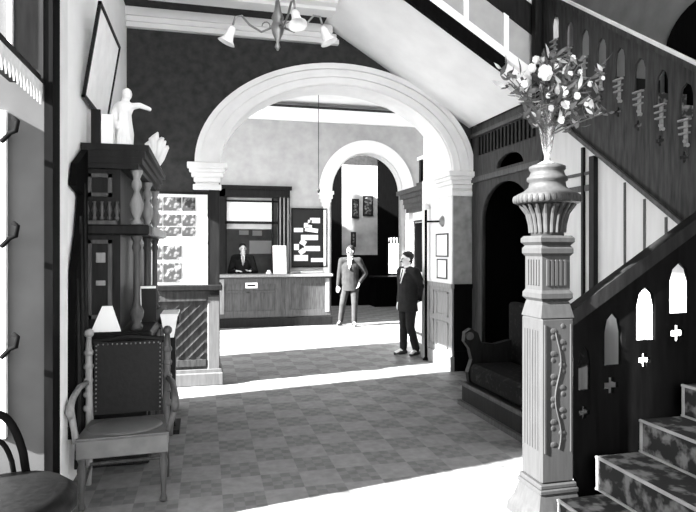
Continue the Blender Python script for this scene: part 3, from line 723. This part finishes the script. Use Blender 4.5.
def stand(h=1.72, spread=.10):
    k = h/1.75
    J = dict(pelvis=(0, 0, .93), chest=(0, .0, 1.28), neck=(0, .01, 1.47), head=(0, -.015, 1.625),
             sh_l=(.19, .01, 1.42), sh_r=(-.19, .01, 1.42), el_l=(.235, .04, 1.13), el_r=(-.235, .04, 1.13), wr_l=(.22, -.02, .88), wr_r=(-.22, -.02, .88),
             hd_l=(.21, -.04, .78), hd_r=(-.21, -.04, .78), hip_l=(.09, 0, .88), hip_r=(-.09, 0, .88), kn_l=(spread, -.01, .49), kn_r=(-spread, -.01, .49),
             an_l=(spread, .03, .09), an_r=(-spread, .03, .09), toe_l=(spread+.03, -.11, .04), toe_r=(-spread-.03, -.11, .04))
    return {a: tuple(c*k for c in v) for a, v in J.items()}
# man by the pier, body turned to the left of the hall, hands behind
J = stand(1.67, .085); J.update(el_l=(.235, .10, 1.12), wr_l=(.13, .16, .90), hd_l=(.03, .17, .84), an_r=(-.085, -.02, .09), toe_r=(-.11, -.16, .04), an_l=(.10, .10, .09), toe_l=(.13, -.04, .04), el_r=(-.225, .05, 1.10), wr_r=(-.21, -.01, .86), hd_r=(-.20, -.03, .76))
person('man in a dark suit standing beside the right pier of the arch', (3.16, 8.86, 0), radians(200), J, 'suit', 'suit', Vector((-1, -.1, 0)), skin='skin_pale')
# man near the counter, weight on one leg, hand in pocket
J = stand(1.80, .07)
J.update(an_r=(-.24, .10, .09), kn_r=(-.17, -.03, .50), toe_r=(-.27, -.04, .04), an_l=(.09, -.02, .09), kn_l=(.10, -.03, .50), toe_l=(.13, -.16, .04), el_l=(.33, .09, 1.17), wr_l=(.205, -.03, .97), hd_l=(.17, -.06, .88), el_r=(-.25, .02, 1.14), wr_r=(-.27, -.06, .90), hd_r=(-.27, -.09, .80))
person('man in grey jacket and open stance between reception counter and inner arch', (3.14, 12.6, 0), radians(248), J, 'suit_mid', 'trouser', Vector((-.75, -.65, 0)))
# clerk behind the counter
J = stand(1.80); J.update(el_l=(.30, -.08, 1.13), el_r=(-.30, -.08, 1.13), wr_l=(.17, -.30, 1.215), wr_r=(-.17, -.30, 1.215), hd_l=(.08, -.36, 1.22), hd_r=(-.08, -.36, 1.22))
for k in list(J): J[k] = (J[k][0], J[k][1], J[k][2]) if 'wr' in k or 'hd' in k else (J[k][0], J[k][1], J[k][2]+.06 if k not in () else J[k][2])
ck = person('bearded clerk in dark coat standing behind the reception counter window', (.84, 13.86, 0.0), radians(270), J, 'suit', 'suit', Vector((.1, -1, 0)), moustache=False, skin='skin_pale')
hc = Vector((.84, 13.86, 0))+Vector((0, -.015, 1.625*1.80/1.75+.06))
MB().ball(hc+Vector((0, -.075, -.10)), (.055, .045, .085), 12).ball(hc+Vector((0, -.095, -.05)), (.045, .025, .025), 10).remesh('beard', 'beard', ck, .008, 2)

# ================================================================== RIGHT OF THE INNER ROOM
dc = thing('door_surround', (3.6, 9.65, 0), 'pale doorcase with heavy dark entablature behind the pier on the right', 'doorcase')
dx = 3.72
MB().box(dx, 4.05, 8.74, 8.90, 0, 2.40).build('pilaster', 'white', dc); MB().box(dx, 4.05, 10.36, 10.52, 0, 2.40).build('pilaster', 'white', dc)
MB().box(dx, 4.05, 8.74, 10.52, 2.40, 2.48).box(dx-.03, 4.05, 8.74, 10.55, 2.48, 2.56).build('architrave', 'wood_mid', dc)
MB().box(dx-.05, 4.05, 8.74, 10.56, 2.56, 2.66).box(dx-.10, 4.05, 8.74, 10.62, 2.66, 2.74).box(dx-.15, 4.05, 8.74, 10.67, 2.74, 2.82).build('cornice', 'wood_mid', dc)
dr = MB().box(dx+.08, dx+.12, 8.90, 10.36, .0, 2.40).build('door', 'white', dc)
mb = MB()
for y0, y1 in ((8.98, 9.56), (9.70, 10.28)):
    for z0, z1 in ((.15, .95), (1.1, 2.25)):
        mb.box(dx+.06, dx+.08, y0, y0+.04, z0, z1).box(dx+.06, dx+.08, y1-.04, y1, z0, z1).box(dx+.06, dx+.08, y0, y1, z0, z0+.04).box(dx+.06, dx+.08, y0, y1, z1-.04, z1)
mb.box(dx+.05, dx+.08, 9.6, 9.66, 0, 2.40)
mb.build('panel_moulding', 'wood_mid', dr)
MB().box(dx+.065, dx+.08, 9.78, 10.22, 1.3, 2.2).build('pane', 'wood_black', dr)
cr = thing('carved_crest', (3.77, 9.4, 2.82), 'dark carved crest of posts and tilted frame standing on the doorcase', 'ornament')
mb = MB(); mb.box(3.68, 3.86, 8.85, 9.85, 2.82, 2.90); mb.build('base', 'wood_mid', cr)
for y in (8.95, 9.3, 9.75): MB().box(3.71, 3.81, y-.05, y+.05, 2.90, 3.30).build('post', 'wood_dark', cr)
MB().box(3.74, 3.78, 8.95, 9.75, 2.92, 3.28).build('panel', 'wood_black', cr)
MB().box(3.68, 3.86, 8.88, 9.82, 3.30, 3.36).build('shelf', 'white', cr)
c = Vector((3.76, 9.25, 3.56)); mx = Matrix.Translation(c) @ Matrix.Rotation(radians(35), 4, 'X')
MB().box(-.06, .06, -.17, .17, -.15, .15, .01, mx).build('frame', 'wood_black', cr); MB().box(-.066, -.06, -.11, .11, -.09, .09, 0, mx).build('plaque', 'wall_grey', cr)
# pole with wall bracket
po = thing('brass_pole', (3.30, 8.42, 0), 'slender dark upright pole with pale ball top beside the doorcase', 'pole')
MB().lathe([(.05, 0), (.05, .02), (.02, .05)], 3.30, 8.42, 0, 14).build('foot', 'iron', po)
MB().tube([(3.30, 8.42, .04), (3.30, 8.42, 2.32)], .020, 10).build('pole', 'iron', po)
MB().ball((3.30, 8.42, 2.37), .055, 14).build('ball_finial', 'rail', po, True)
MB().tube([(3.30, 8.42, 2.14), (3.315, 8.2, 2.13), (3.335, 7.92, 2.12)], .014, 8).build('bracket_arm', 'iron', po)
MB().tube([(3.354, 7.9, 2.12), (3.322, 7.9, 2.12)], [.085, .05], 16).build('wall_rose', 'brass', po)
# framed notices on the jamb
for (y0, y1, z0, z1, l) in ((7.70, 8.10, 1.62, 1.92, 'upper framed white notice on the bright arch jamb'), (7.74, 8.06, 1.30, 1.55, 'lower framed white notice on the bright arch jamb')):
    t = thing('framed_notice', (3.35, (y0+y1)/2, z0), l, 'notice', 'notices on the arch jamb')
    MB().box(3.345, 3.354, y0, y1, z0, z1).build('sheet', 'paper', t)
    MB().box(3.338, 3.354, y0-.02, y0, z0-.02, z1+.02).box(3.338, 3.354, y1, y1+.02, z0-.02, z1+.02).box(3.338, 3.354, y0, y1, z1, z1+.02).box(3.338, 3.354, y0, y1, z0-.02, z0).build('frame', 'wood_mid', t)
# frames on the wall beyond the inner arch
for (x0, x1, y0, y1, l) in ((352, 359, 199, 218, 'narrow dark picture, upper left on the bright wall beyond the inner arch'), (363, 373, 196, 216, 'broad dark picture, upper right on the bright wall beyond the inner arch'), (351, 356, 232, 247, 'small dark picture, low on the bright wall beyond the inner arch')):
    u, v = onY(x0, y1, 17.18), onY(x1, y0, 17.18)
    t = thing('wall_picture', ((u.x+v.x)/2, 17.19, u.z), l, 'picture', 'pictures beyond the inner arch')
    MB().box(u.x, v.x, 17.17, 17.198, u.z, v.z).build('frame', 'wood_dark', t); MB().box(u.x+.05, v.x-.05, 17.165, 17.17, u.z+.05, v.z-.05).build('picture', 'photo', t)
t = thing('sideboard', (5.6, 16.9, 0), 'low dark sideboard under the small window beyond the inner arch', 'sideboard')
MB().box(4.9, 7.2, 16.6, 17.15, .0, .86).build('body', 'wood_black', t); MB().box(4.85, 7.25, 16.55, 17.12, .86, .91).build('top', 'wood_dark', t)
# pendant cord
pc = thing('pendant_cord', (1.55, 10.6, 2.9), 'thin cord with small pull hanging from the inner ceiling', 'cord')
q = onY(318.5, 190, 10.6)
MB().tube([(q.x, 10.6, 5.12), (q.x, 10.6, q.z)], .006, 6).build('cord', 'wood_dark', pc); MB().lathe([(.012, 0), (.03, .05), (.012, .12)], q.x, 10.6, q.z-.06, 10).build('pull', 'wood_dark', pc)

# ================================================================== LEFT SIDE
# framed picture leaning out from the wall
pf = thing('framed_print', (-.93, 5.34, 2.88), 'large white print in thin dark frame tilting off the left wall', 'picture')
A = Vector((-.93, 4.84, 2.88)); B = Vector((-.93, 5.84, 2.88)); D = Vector((.12, 0, .75))
n = Vector((.75, 0, -.12)).normalized()
MB().poly([A, B, B+D, A+D], n*.012).build('print', 'print', pf)
mb = MB(); dn = D.normalized()*.025; yy = Vector((0, .025, 0))
mb.poly([A-yy, B+yy, B+yy+dn, A-yy+dn], n*.025); mb.poly([A+D-dn-yy, B+D-dn+yy, B+D+yy, A+D-yy], n*.025)
mb.poly([A-yy, A, A+D, A+D-yy], n*.025); mb.poly([B, B+yy, B+D+yy, B+D], n*.025); mb.build('frame', 'wood_dark', pf)
# sideboard-hallstand
dv = thing('dresser', (-.68, 5.85, 0), 'tall dark carved dresser with turned columns against the left wall', 'dresser')
d0, d1 = 4.86, 6.70; xb = XL+.01
MB().box(xb, -.46, d0+.02, d1, .08, 1.0).build('base', 'wood_dark', dv)
MB().box(xb, -.44, d0, d1+.02, 0, .10, .01).build('plinth', 'wood_dark', dv)
MB().box(xb, -.42, d0-.03, d1+.03, 1.0, 1.06, .012).build('table_top', 'wood_dark', dv)
for y in (4.98, 5.55, 6.12):
    o = MB().box(-.46, -.44, y, y+.5, .18, .92, .006).build('door', 'wood_dark', dv); MB().ball((-.425, y+.44, .58), .018, 8).build('knob', 'brass', o, True)
MB().box(xb, -.66, d0+.04, d1-.02, 1.06, 2.34).build('carcass', 'wood_dark', dv)
# recessed side panels with light glass and spindles
for z0, z1 in ((1.16, 1.78), (2.12, 2.30)):
    mb = MB(); mb.box(-.90, -.72, d0+.02, d0+.04, z0, z0+.03).box(-.90, -.72, d0+.02, d0+.04, z1-.03, z1).box(-.90, -.87, d0+.02, d0+.04, z0, z1).box(-.75, -.72, d0+.02, d0+.04, z0, z1)
    mb.build('side_moulding', 'wood_mid', dv)
for z0, z1 in ((1.42, 1.46), (1.60, 1.68)): MB().box(-.84, -.77, d0+.03, d0+.045, z0, z1, .004).build('side_carving', 'wood_light', dv)
for k in range(5):
    x = -.90+k*.055
    MB().lathe([(.012, 0), (.018, .02), (.01, .04), (.022, .08), (.01, .13), (.014, .15)], x, d0+.0, 1.93, 10).build('spindle', 'wood_mid', dv, True)
MB().box(xb, -.68, d0-.02, d0+.04, 1.90, 1.93).build('side_shelf', 'wood_mid', dv)
MB().box(xb, -.44, d0, d1+.02, 1.82, 1.90, .01).build('shelf', 'wood_dark', dv)
MB().box(-.44, -.425, d0+.3, d1, 1.825, 1.895).build('shelf_edge', 'wood_light', dv)
for y in (4.93, 5.80, 6.62):
    MB().lathe([(.045, 0), (.05, .03), (.03, .06), (.05, .10), (.055, .15), (.03, .20), (.028, .25), (.026, .62), (.04, .66), (.026, .70), (.045, .74), (.045, .76)], -.54, y, 1.06, 14).build('column', 'wood_mid', dv, True)
    MB().lathe([(.04, 0), (.045, .02), (.022, .05), (.05, .12), (.055, .17), (.03, .24), (.02, .27), (.04, .31), (.04, .34), (.025, .37), (.045, .42), (.045, .44)], -.54, y, 1.90, 14).build('baluster', 'wood_light', dv, True)
mb = MB()
for z0, z1, g in ((2.34, 2.38, .0), (2.38, 2.43, .03), (2.43, 2.48, .05), (2.48, 2.53, .08)): mb.box(xb, -.52+g, d0-.01-g*.2, d1+g, z0, z1)
mb.build('cornice', 'wood_dark', dv)
# things on the dresser
sb = MB(); s0 = Vector((-.66, 5.15, 2.53))
sb.lathe([(.085, 0), (.085, .03), (.07, .05), (.075, .14), (.06, .24), (.055, .30), (.075, .36), (.06, .40)], s0.x, s0.y, s0.z, 16)
sb.cap(s0+Vector((0, 0, .38)), .04, s0+Vector((.01, 0, .44)), .03).ball(s0+Vector((.02, -.01, .47)), (.042, .045, .052), 12)
sb.cap(s0+Vector((.05, 0, .37)), .03, s0+Vector((.12, -.02, .38)), .024).cap(s0+Vector((.12, -.02, .38)), .024, s0+Vector((.19, -.03, .355)), .018).ball(s0+Vector((.2, -.03, .35)), .018, 8)
sb.cap(s0+Vector((-.06, 0, .36)), .03, s0+Vector((-.09, -.02, .26)), .026).cap(s0+Vector((-.09, -.02, .26)), .026, s0+Vector((-.05, -.07, .18)), .02)
for k in range(6): sb.cap(s0+Vector((-.05+.02*k, -.062, .05)), .012, s0+Vector((-.03+.012*k, -.055, .32)), .008, 8)
tag(sb.remesh('statuette', 'shade', None, .008, 2), 'white plaster statuette with outstretched arm on top of the dresser', 'statuette')
mb = MB(); cx_, cy_ = -.52, 6.45
for k in range(11):
    a = radians(-26+k*5.2); d = Vector((sin(a)*.9, .25*cos(k*2.1), cos(a))); L = .40-.05*abs(k-5)*.5
    base = Vector((cx_, cy_, 2.55)); mb.tube([base, base+d*L*.5, base+d*L*.85, base+d*L+Vector((.03, 0, -.01))], [.02, .042, .040, .008], 8)
mb.box(cx_-.06, cx_+.06, cy_-.08, cy_+.08, 2.532, 2.58, .01)
tag(mb.build('plume_ornament', 'shade', None, True), 'white upright plume shaped ornament on the far end of the dresser', 'ornament')
for (y, x, h, w_, l, m_) in ((5.0, -.86, .30, .07, 'narrow dark upright frame on the dresser beside the left wall', 'wood_dark'), (4.98, -.77, .26, .09, 'small white card standing on the dresser left of the statuette', 'paper')):
    tag(MB().box(x-w_/2, x+w_/2, y, y+.03, 2.53, 2.53+h).build('standing_card', m_), l, 'card')
# on the table top
mb = MB(); q = Vector((-.70, 4.93, 1.062))
mb.poly([(-.868, 4.836, 1.062), (-.647, 4.836, 1.062), (-.715, 4.866, 1.26), (-.79, 4.866, 1.26)], (0, .012, 0)).poly([(-.80, 4.848, 1.06), (-.70, 4.848, 1.06), (-.72, 4.87, 1.20), (-.78, 4.87, 1.20)], (0, .012, 0))
tag(mb.build('paper_sheet', 'paper'), 'white tapering sheet standing on the dresser top behind the armchair', 'paper')
t = thing('photo_stand', (-.50, 5.45, 1.06), 'small dark standing picture with white edge on the dresser top', 'picture')
mx = Matrix.Translation((-.50, 5.45, 1.065)) @ Matrix.Rotation(radians(8), 4, 'X')
MB().box(-.07, .07, -.008, .008, 0, .32, 0, mx).build('backing', 'black', t); MB().box(-.07, -.055, -.014, -.008, 0, .32, 0, mx).box(-.07, .07, -.014, -.008, .30, .32, 0, mx).build('edge', 'paper', t)
# reading stand with white ledger projecting at the dresser's front
t = thing('reading_desk', (-.34, 5.76, 0), 'narrow dark reading desk standing at the front of the dresser', 'desk')
MB().box(-.41, -.24, 5.57, 5.95, .0, .04).box(-.37, -.28, 5.70, 5.82, .04, 1.02).build('stand', 'wood_dark', t)
MB().box(-.412, -.24, 5.55, 5.97, 1.02, 1.09, .008).build('desk_top', 'wood_dark', t)
mb = MB(); mb.box(-.405, -.25, 5.54, 5.94, 1.091, 1.115, .004)
mb.poly([(-.405, 5.53, 1.115), (-.25, 5.53, 1.115), (-.285, 5.53, .90), (-.365, 5.53, .90)], (0, .012, 0))
tag(mb.build('paper_sheet', 'paper'), 'white paper draped over the front of the reading desk by the dresser', 'paper')
# dark coat-like cloth on the left wall
mb = MB(); pts = [onX(px, py, -.935) for px, py in ((83.5, 152), (71, 163), (68.5, 185), (77, 195), (74, 232), (69, 270), (67.5, 340), (67, 440), (83, 420))]
for p_ in pts: p_.y = min(p_.y, 4.82); p_.z = max(p_.z, .06)
mb.poly(pts, (.05, 0, 0))
wc = mb.build('hanging_cloth', 'wood_black'); tag(wc, 'dark cloth hanging on the white left wall between post and dresser', 'cloth')
mb = MB()
for k, (y_, z0_, z1_) in enumerate(((4.45, .15, 1.5), (4.58, .1, 1.95), (4.70, .1, 2.2))): mb.tube([(-.885, y_, z0_), (-.88, y_+.02, (z0_+z1_)/2), (-.888, y_, z1_)], [.022, .018, .01], 8)
mb.build('fold', 'suit', wc, True)

# photographs showcase on the left pier
sh = thing('photograph_showcase', (-.3, YA-.06, 1.26), 'white mount of hotel photographs hung on the left pier above the dado', 'showcase')
g0, g1 = -.66, .02; YZ = YA-.002
MB().box(g0, g1, YZ-.035, YZ, 1.265, 2.40).build('mount', 'paper', sh)
MB().box(g0, g1+.015, YZ-.05, YZ, 2.40, 2.43).box(g1, g1+.014, YZ-.05, YZ, 1.265, 2.40).box(g0-.02, g0, YZ-.05, YZ, 1.265, 2.43).build('frame', 'wood_dark', sh)
MB().box(g0, g1, YZ-.045, YZ-.035, 1.80, 1.86).build('rail', 'shade', sh)
rows = [(2.19, 2.36, 'top'), (2.00, 2.15, 'second'), (1.87, 1.985, 'third'), (1.58, 1.76, 'fourth'), (1.30, 1.54, 'bottom')]
cols = [(-.63, -.53, 'left'), (-.515, -.30, 'middle'), (-.285, -.13, 'right')]
for z0, z1, rn in rows:
    for x0, x1, cn_ in cols:
        if cn_ == 'right' and rn in ('fourth', 'bottom'): continue
        t = MB().box(x0, x1, YZ-.046, YZ-.0355, z0, z1).build('photograph', 'photo'); tag(t, 'dark mounted photograph, %s column of the %s row on the white showcase' % (cn_, rn), 'photograph', 'photographs on the showcase')

# armchair facing the camera
CR = radians(3); CO = Matrix.Translation((-.545, 4.32, 0)) @ Matrix.Rotation(CR, 4, 'Z')
ch = thing('armchair', (-.545, 4.32, 0), 'carved armchair with dark studded leather back and worn pale seat', 'chair')
def cb(name, m, mb, par=ch, smooth=False): return mb.xf(CO).build(name, m, par, smooth)
cb('seat', 'leather_seat', MB().poly([(-.29, -.24, .40), (.29, -.24, .40), (.25, .22, .40), (-.25, .22, .40)], (0, 0, .07)))
cb('seat_cushion', 'leather_seat', MB().ball((0, -.01, .465), (.25, .21, .035), 20), smooth=True)
cb('seat_rail', 'leather_seat', MB().box(-.285, .285, -.255, -.235, .34, .46, .005))
back = cb('backrest', 'leather_dark', MB().poly([(-.235, .22, .50), (.235, .22, .50), (.235, .26, 1.02), (-.235, .26, 1.02)], (0, .05, 0)))
mb = MB()
for k in range(16):
    z = .53+k*.031; y = .22+(z-.5)*.077
    for s in (-1, 1): mb.ball((s*.222, y-.002, z), .007, 6)
for k in range(14): mb.ball((-.21+k*.0323, .256, 1.005), .007, 6)
cb('stud', 'brass', mb, back)
for s, m_ in ((-1, 'wood_light'), (1, 'wood_mid')):
    mb = MB(); mb.tube([(s*.27, .22, .0), (s*.265, .225, .2), (s*.265, .23, .45), (s*.27, .24, .7), (s*.275, .26, .95), (s*.275, .28, 1.07)], [.02, .024, .028, .026, .026, .018], 8)
    for z in (.55, .65, .75, .85, .95): mb.ball((s*.275, .235+(z-.5)*.06, z), (.036, .036, .034), 8)
    mb.ball((s*.275, .28, 1.09), .036, 10); cb('stile', m_, mb, smooth=True)
    mb = MB(); mb.tube([(s*.28, .21, .74), (s*.31, .08, .74), (s*.325, -.06, .71), (s*.33, -.16, .68), (s*.33, -.21, .64), (s*.33, -.19, .60)], [.02, .022, .022, .026, .028, .018], 8); cb('arm', m_, mb, smooth=True)
    mb = MB(); mb.tube([(s*.29, -.19, .44), (s*.30, -.21, .52), (s*.325, -.15, .60), (s*.33, -.15, .67)], [.026, .02, .024, .02], 8); cb('arm_support', m_, mb, smooth=True)
    MBl = MB().lathe([(.018, 0), (.024, .02), (.016, .05), (.02, .16), (.03, .26), (.02, .30), (.03, .34), (.03, .40)], s*.255, -.215, 0, 12); cb('leg', 'wood_mid', MBl, smooth=True)
cb('back_rail', 'leather_dark', MB().tube([(-.25, .285, 1.02), (0, .285, 1.05), (.25, .285, 1.02)], .024, 8))
cb('stretcher', 'wood_mid', MB().tube([(-.26, .21, .15), (.26, .21, .15)], .013, 8).tube([(-.255, -.2, .13), (-.26, .21, .13)], .012, 8).tube([(.255, -.2, .13), (.26, .21, .13)], .012, 8))

# dark round-backed chair in the entrance, lower left
tc_ = thing('tub_chair', (-.97, 3.2, 0), 'dark upholstered chair with looped arm at the lower left corner', 'chair')
MB().lathe([(.28, .36), (.33, .40), (.33, .46), (.28, .50), (.05, .51)], -.97, 3.2, 0, 24).build('seat', 'leather_dark', tc_, True)
for a in range(4):
    an = pi/4+a*pi/2; MB().tube([(-.97+.22*cos(an), 3.2+.22*sin(an), .36), (-.97+.26*cos(an), 3.2+.26*sin(an), 0)], [.022, .016], 8).build('leg', 'wood_black', tc_)
MB().tube([(-.97+.29*cos(t), 3.2+.29*sin(t), .46+.36*sin((t-1.5)/1.0*pi)**.6) for t in [1.5001+.9998*i/16 for i in range(17)]], .022, 8).build('back_bow', 'wood_black', tc_, True)
MB().tube([(-.97+.285*cos(t), 3.2+.285*sin(t), .46+.22*sin((t-1.7)/.6*pi)**.6) for t in [1.7001+.5998*i/12 for i in range(13)]], .014, 8).build('inner_bow', 'wood_black', tc_, True)

# coat hooks on an upright board at the left margin
hb = thing('coat_hook_board', (-1.2, 3.55, .8), 'pale upright board with three dark coat hooks at the left edge', 'coat rack')
qa, qb = onY(-6, 440, 3.60), onY(5, 110, 3.60)
MB().box(qa.x, qb.x, 3.61, 3.648, qa.z, qb.z).build('board', 'arch', hb)
for py in (133, 238, 349):
    q = onY(2, py+8, 3.60); r = onY(10, py, 3.52); s_ = onY(16, py-2, 3.50); t_ = onY(18, py-12, 3.50); u_ = onY(13, py-15, 3.51)
    MB().tube([q, r, s_, t_, u_], [.014, .012, .012, .011, .014], 8).build('hook', 'iron', hb, True)
# fringed lambrequin shelf projecting over the hooks
fs = thing('fringed_shelf', (-1.0, 3.2, 2.6), 'dark wall shelf with white toothed fringe, upper left edge', 'shelf')
u = onY(40, 92, 3.60); x_ = u.x
v = onX(-6, 50, x_)
mb = MB(); mb.box(x_-.16, x_, v.y, 3.62, u.z+.05, u.z+.10); mb.build('shelf', 'wood_dark', fs)
mb = MB(); mb.box(x_, x_+.008, v.y, 3.62, u.z, u.z+.055); nT = 13
for k in range(nT):
    y0 = v.y+(3.62-v.y)*k/nT; y1 = v.y+(3.62-v.y)*(k+1)/nT; mb.poly([(x_, y0, u.z), (x_, y1, u.z), (x_, (y0+y1)/2, u.z-.07)], (.008, 0, 0))
mb.build('fringe', 'fringe', fs)

# ================================================================== GASOLIER
gl = thing('gasolier', (.60, 5.0, CZ), 'brass gas chandelier with white tulip shades hanging from the hall ceiling', 'chandelier')
gx, gy = .60, 5.0; gz = 3.62
MB().tube([(gx, gy, CZ), (gx, gy, gz+.1)], .014, 10).build('stem', 'brass', gl)
MB().lathe([(.07, 0), (.06, -.03), (.02, -.06)], gx, gy, CZ, 14).build('ceiling_rose', 'brass', gl)
MB().lathe([(.008, -.20), (.025, -.17), (.012, -.13), (.045, -.06), (.06, 0), (.04, .05), (.055, .08), (.03, .14), (.02, .22)], gx, gy, gz, 16).build('body', 'brass', gl, True)
for k, ang in enumerate((-14, 166, 284)):
    a = radians(ang); d = Vector((cos(a), sin(a), 0)); c = Vector((gx, gy, gz)); 
    pts = [c+d*.04, c+d*.14+Vector((0, 0, -.04)), c+d*.24+Vector((0, 0, .02)), c+d*.31+Vector((0, 0, .10)), c+d*.365+Vector((0, 0, .09)), c+d*.385+Vector((0, 0, .02))]
    arm = MB().tube(pts, .010, 8).build('arm', 'brass', gl, True)
    MB().tube([c+d*(.10+.035*cos(t))+Vector((0, 0, .01+.035*sin(t))) for t in [i*.6 for i in range(9)]], .006, 6).build('scroll', 'brass', arm)
    tip = c+d*.385+Vector((0, 0, .0)); ax = (d*.45+Vector((0, 0, -1))).normalized()
    q = ax.to_track_quat('Z', 'Y').to_matrix().to_4x4()
    mb = MB(); seg = 18; prof = [(.022, 0), (.034, .03), (.036, .07), (.048, .11), (.078, .145), (.075, .146), (.042, .11), (.03, .06), (.01, .02)]
    mx = Matrix.Translation(tip) @ q
    mb.lathe(prof, 0, 0, 0, seg, mx); mb.build('shade', 'shade', gl, True)
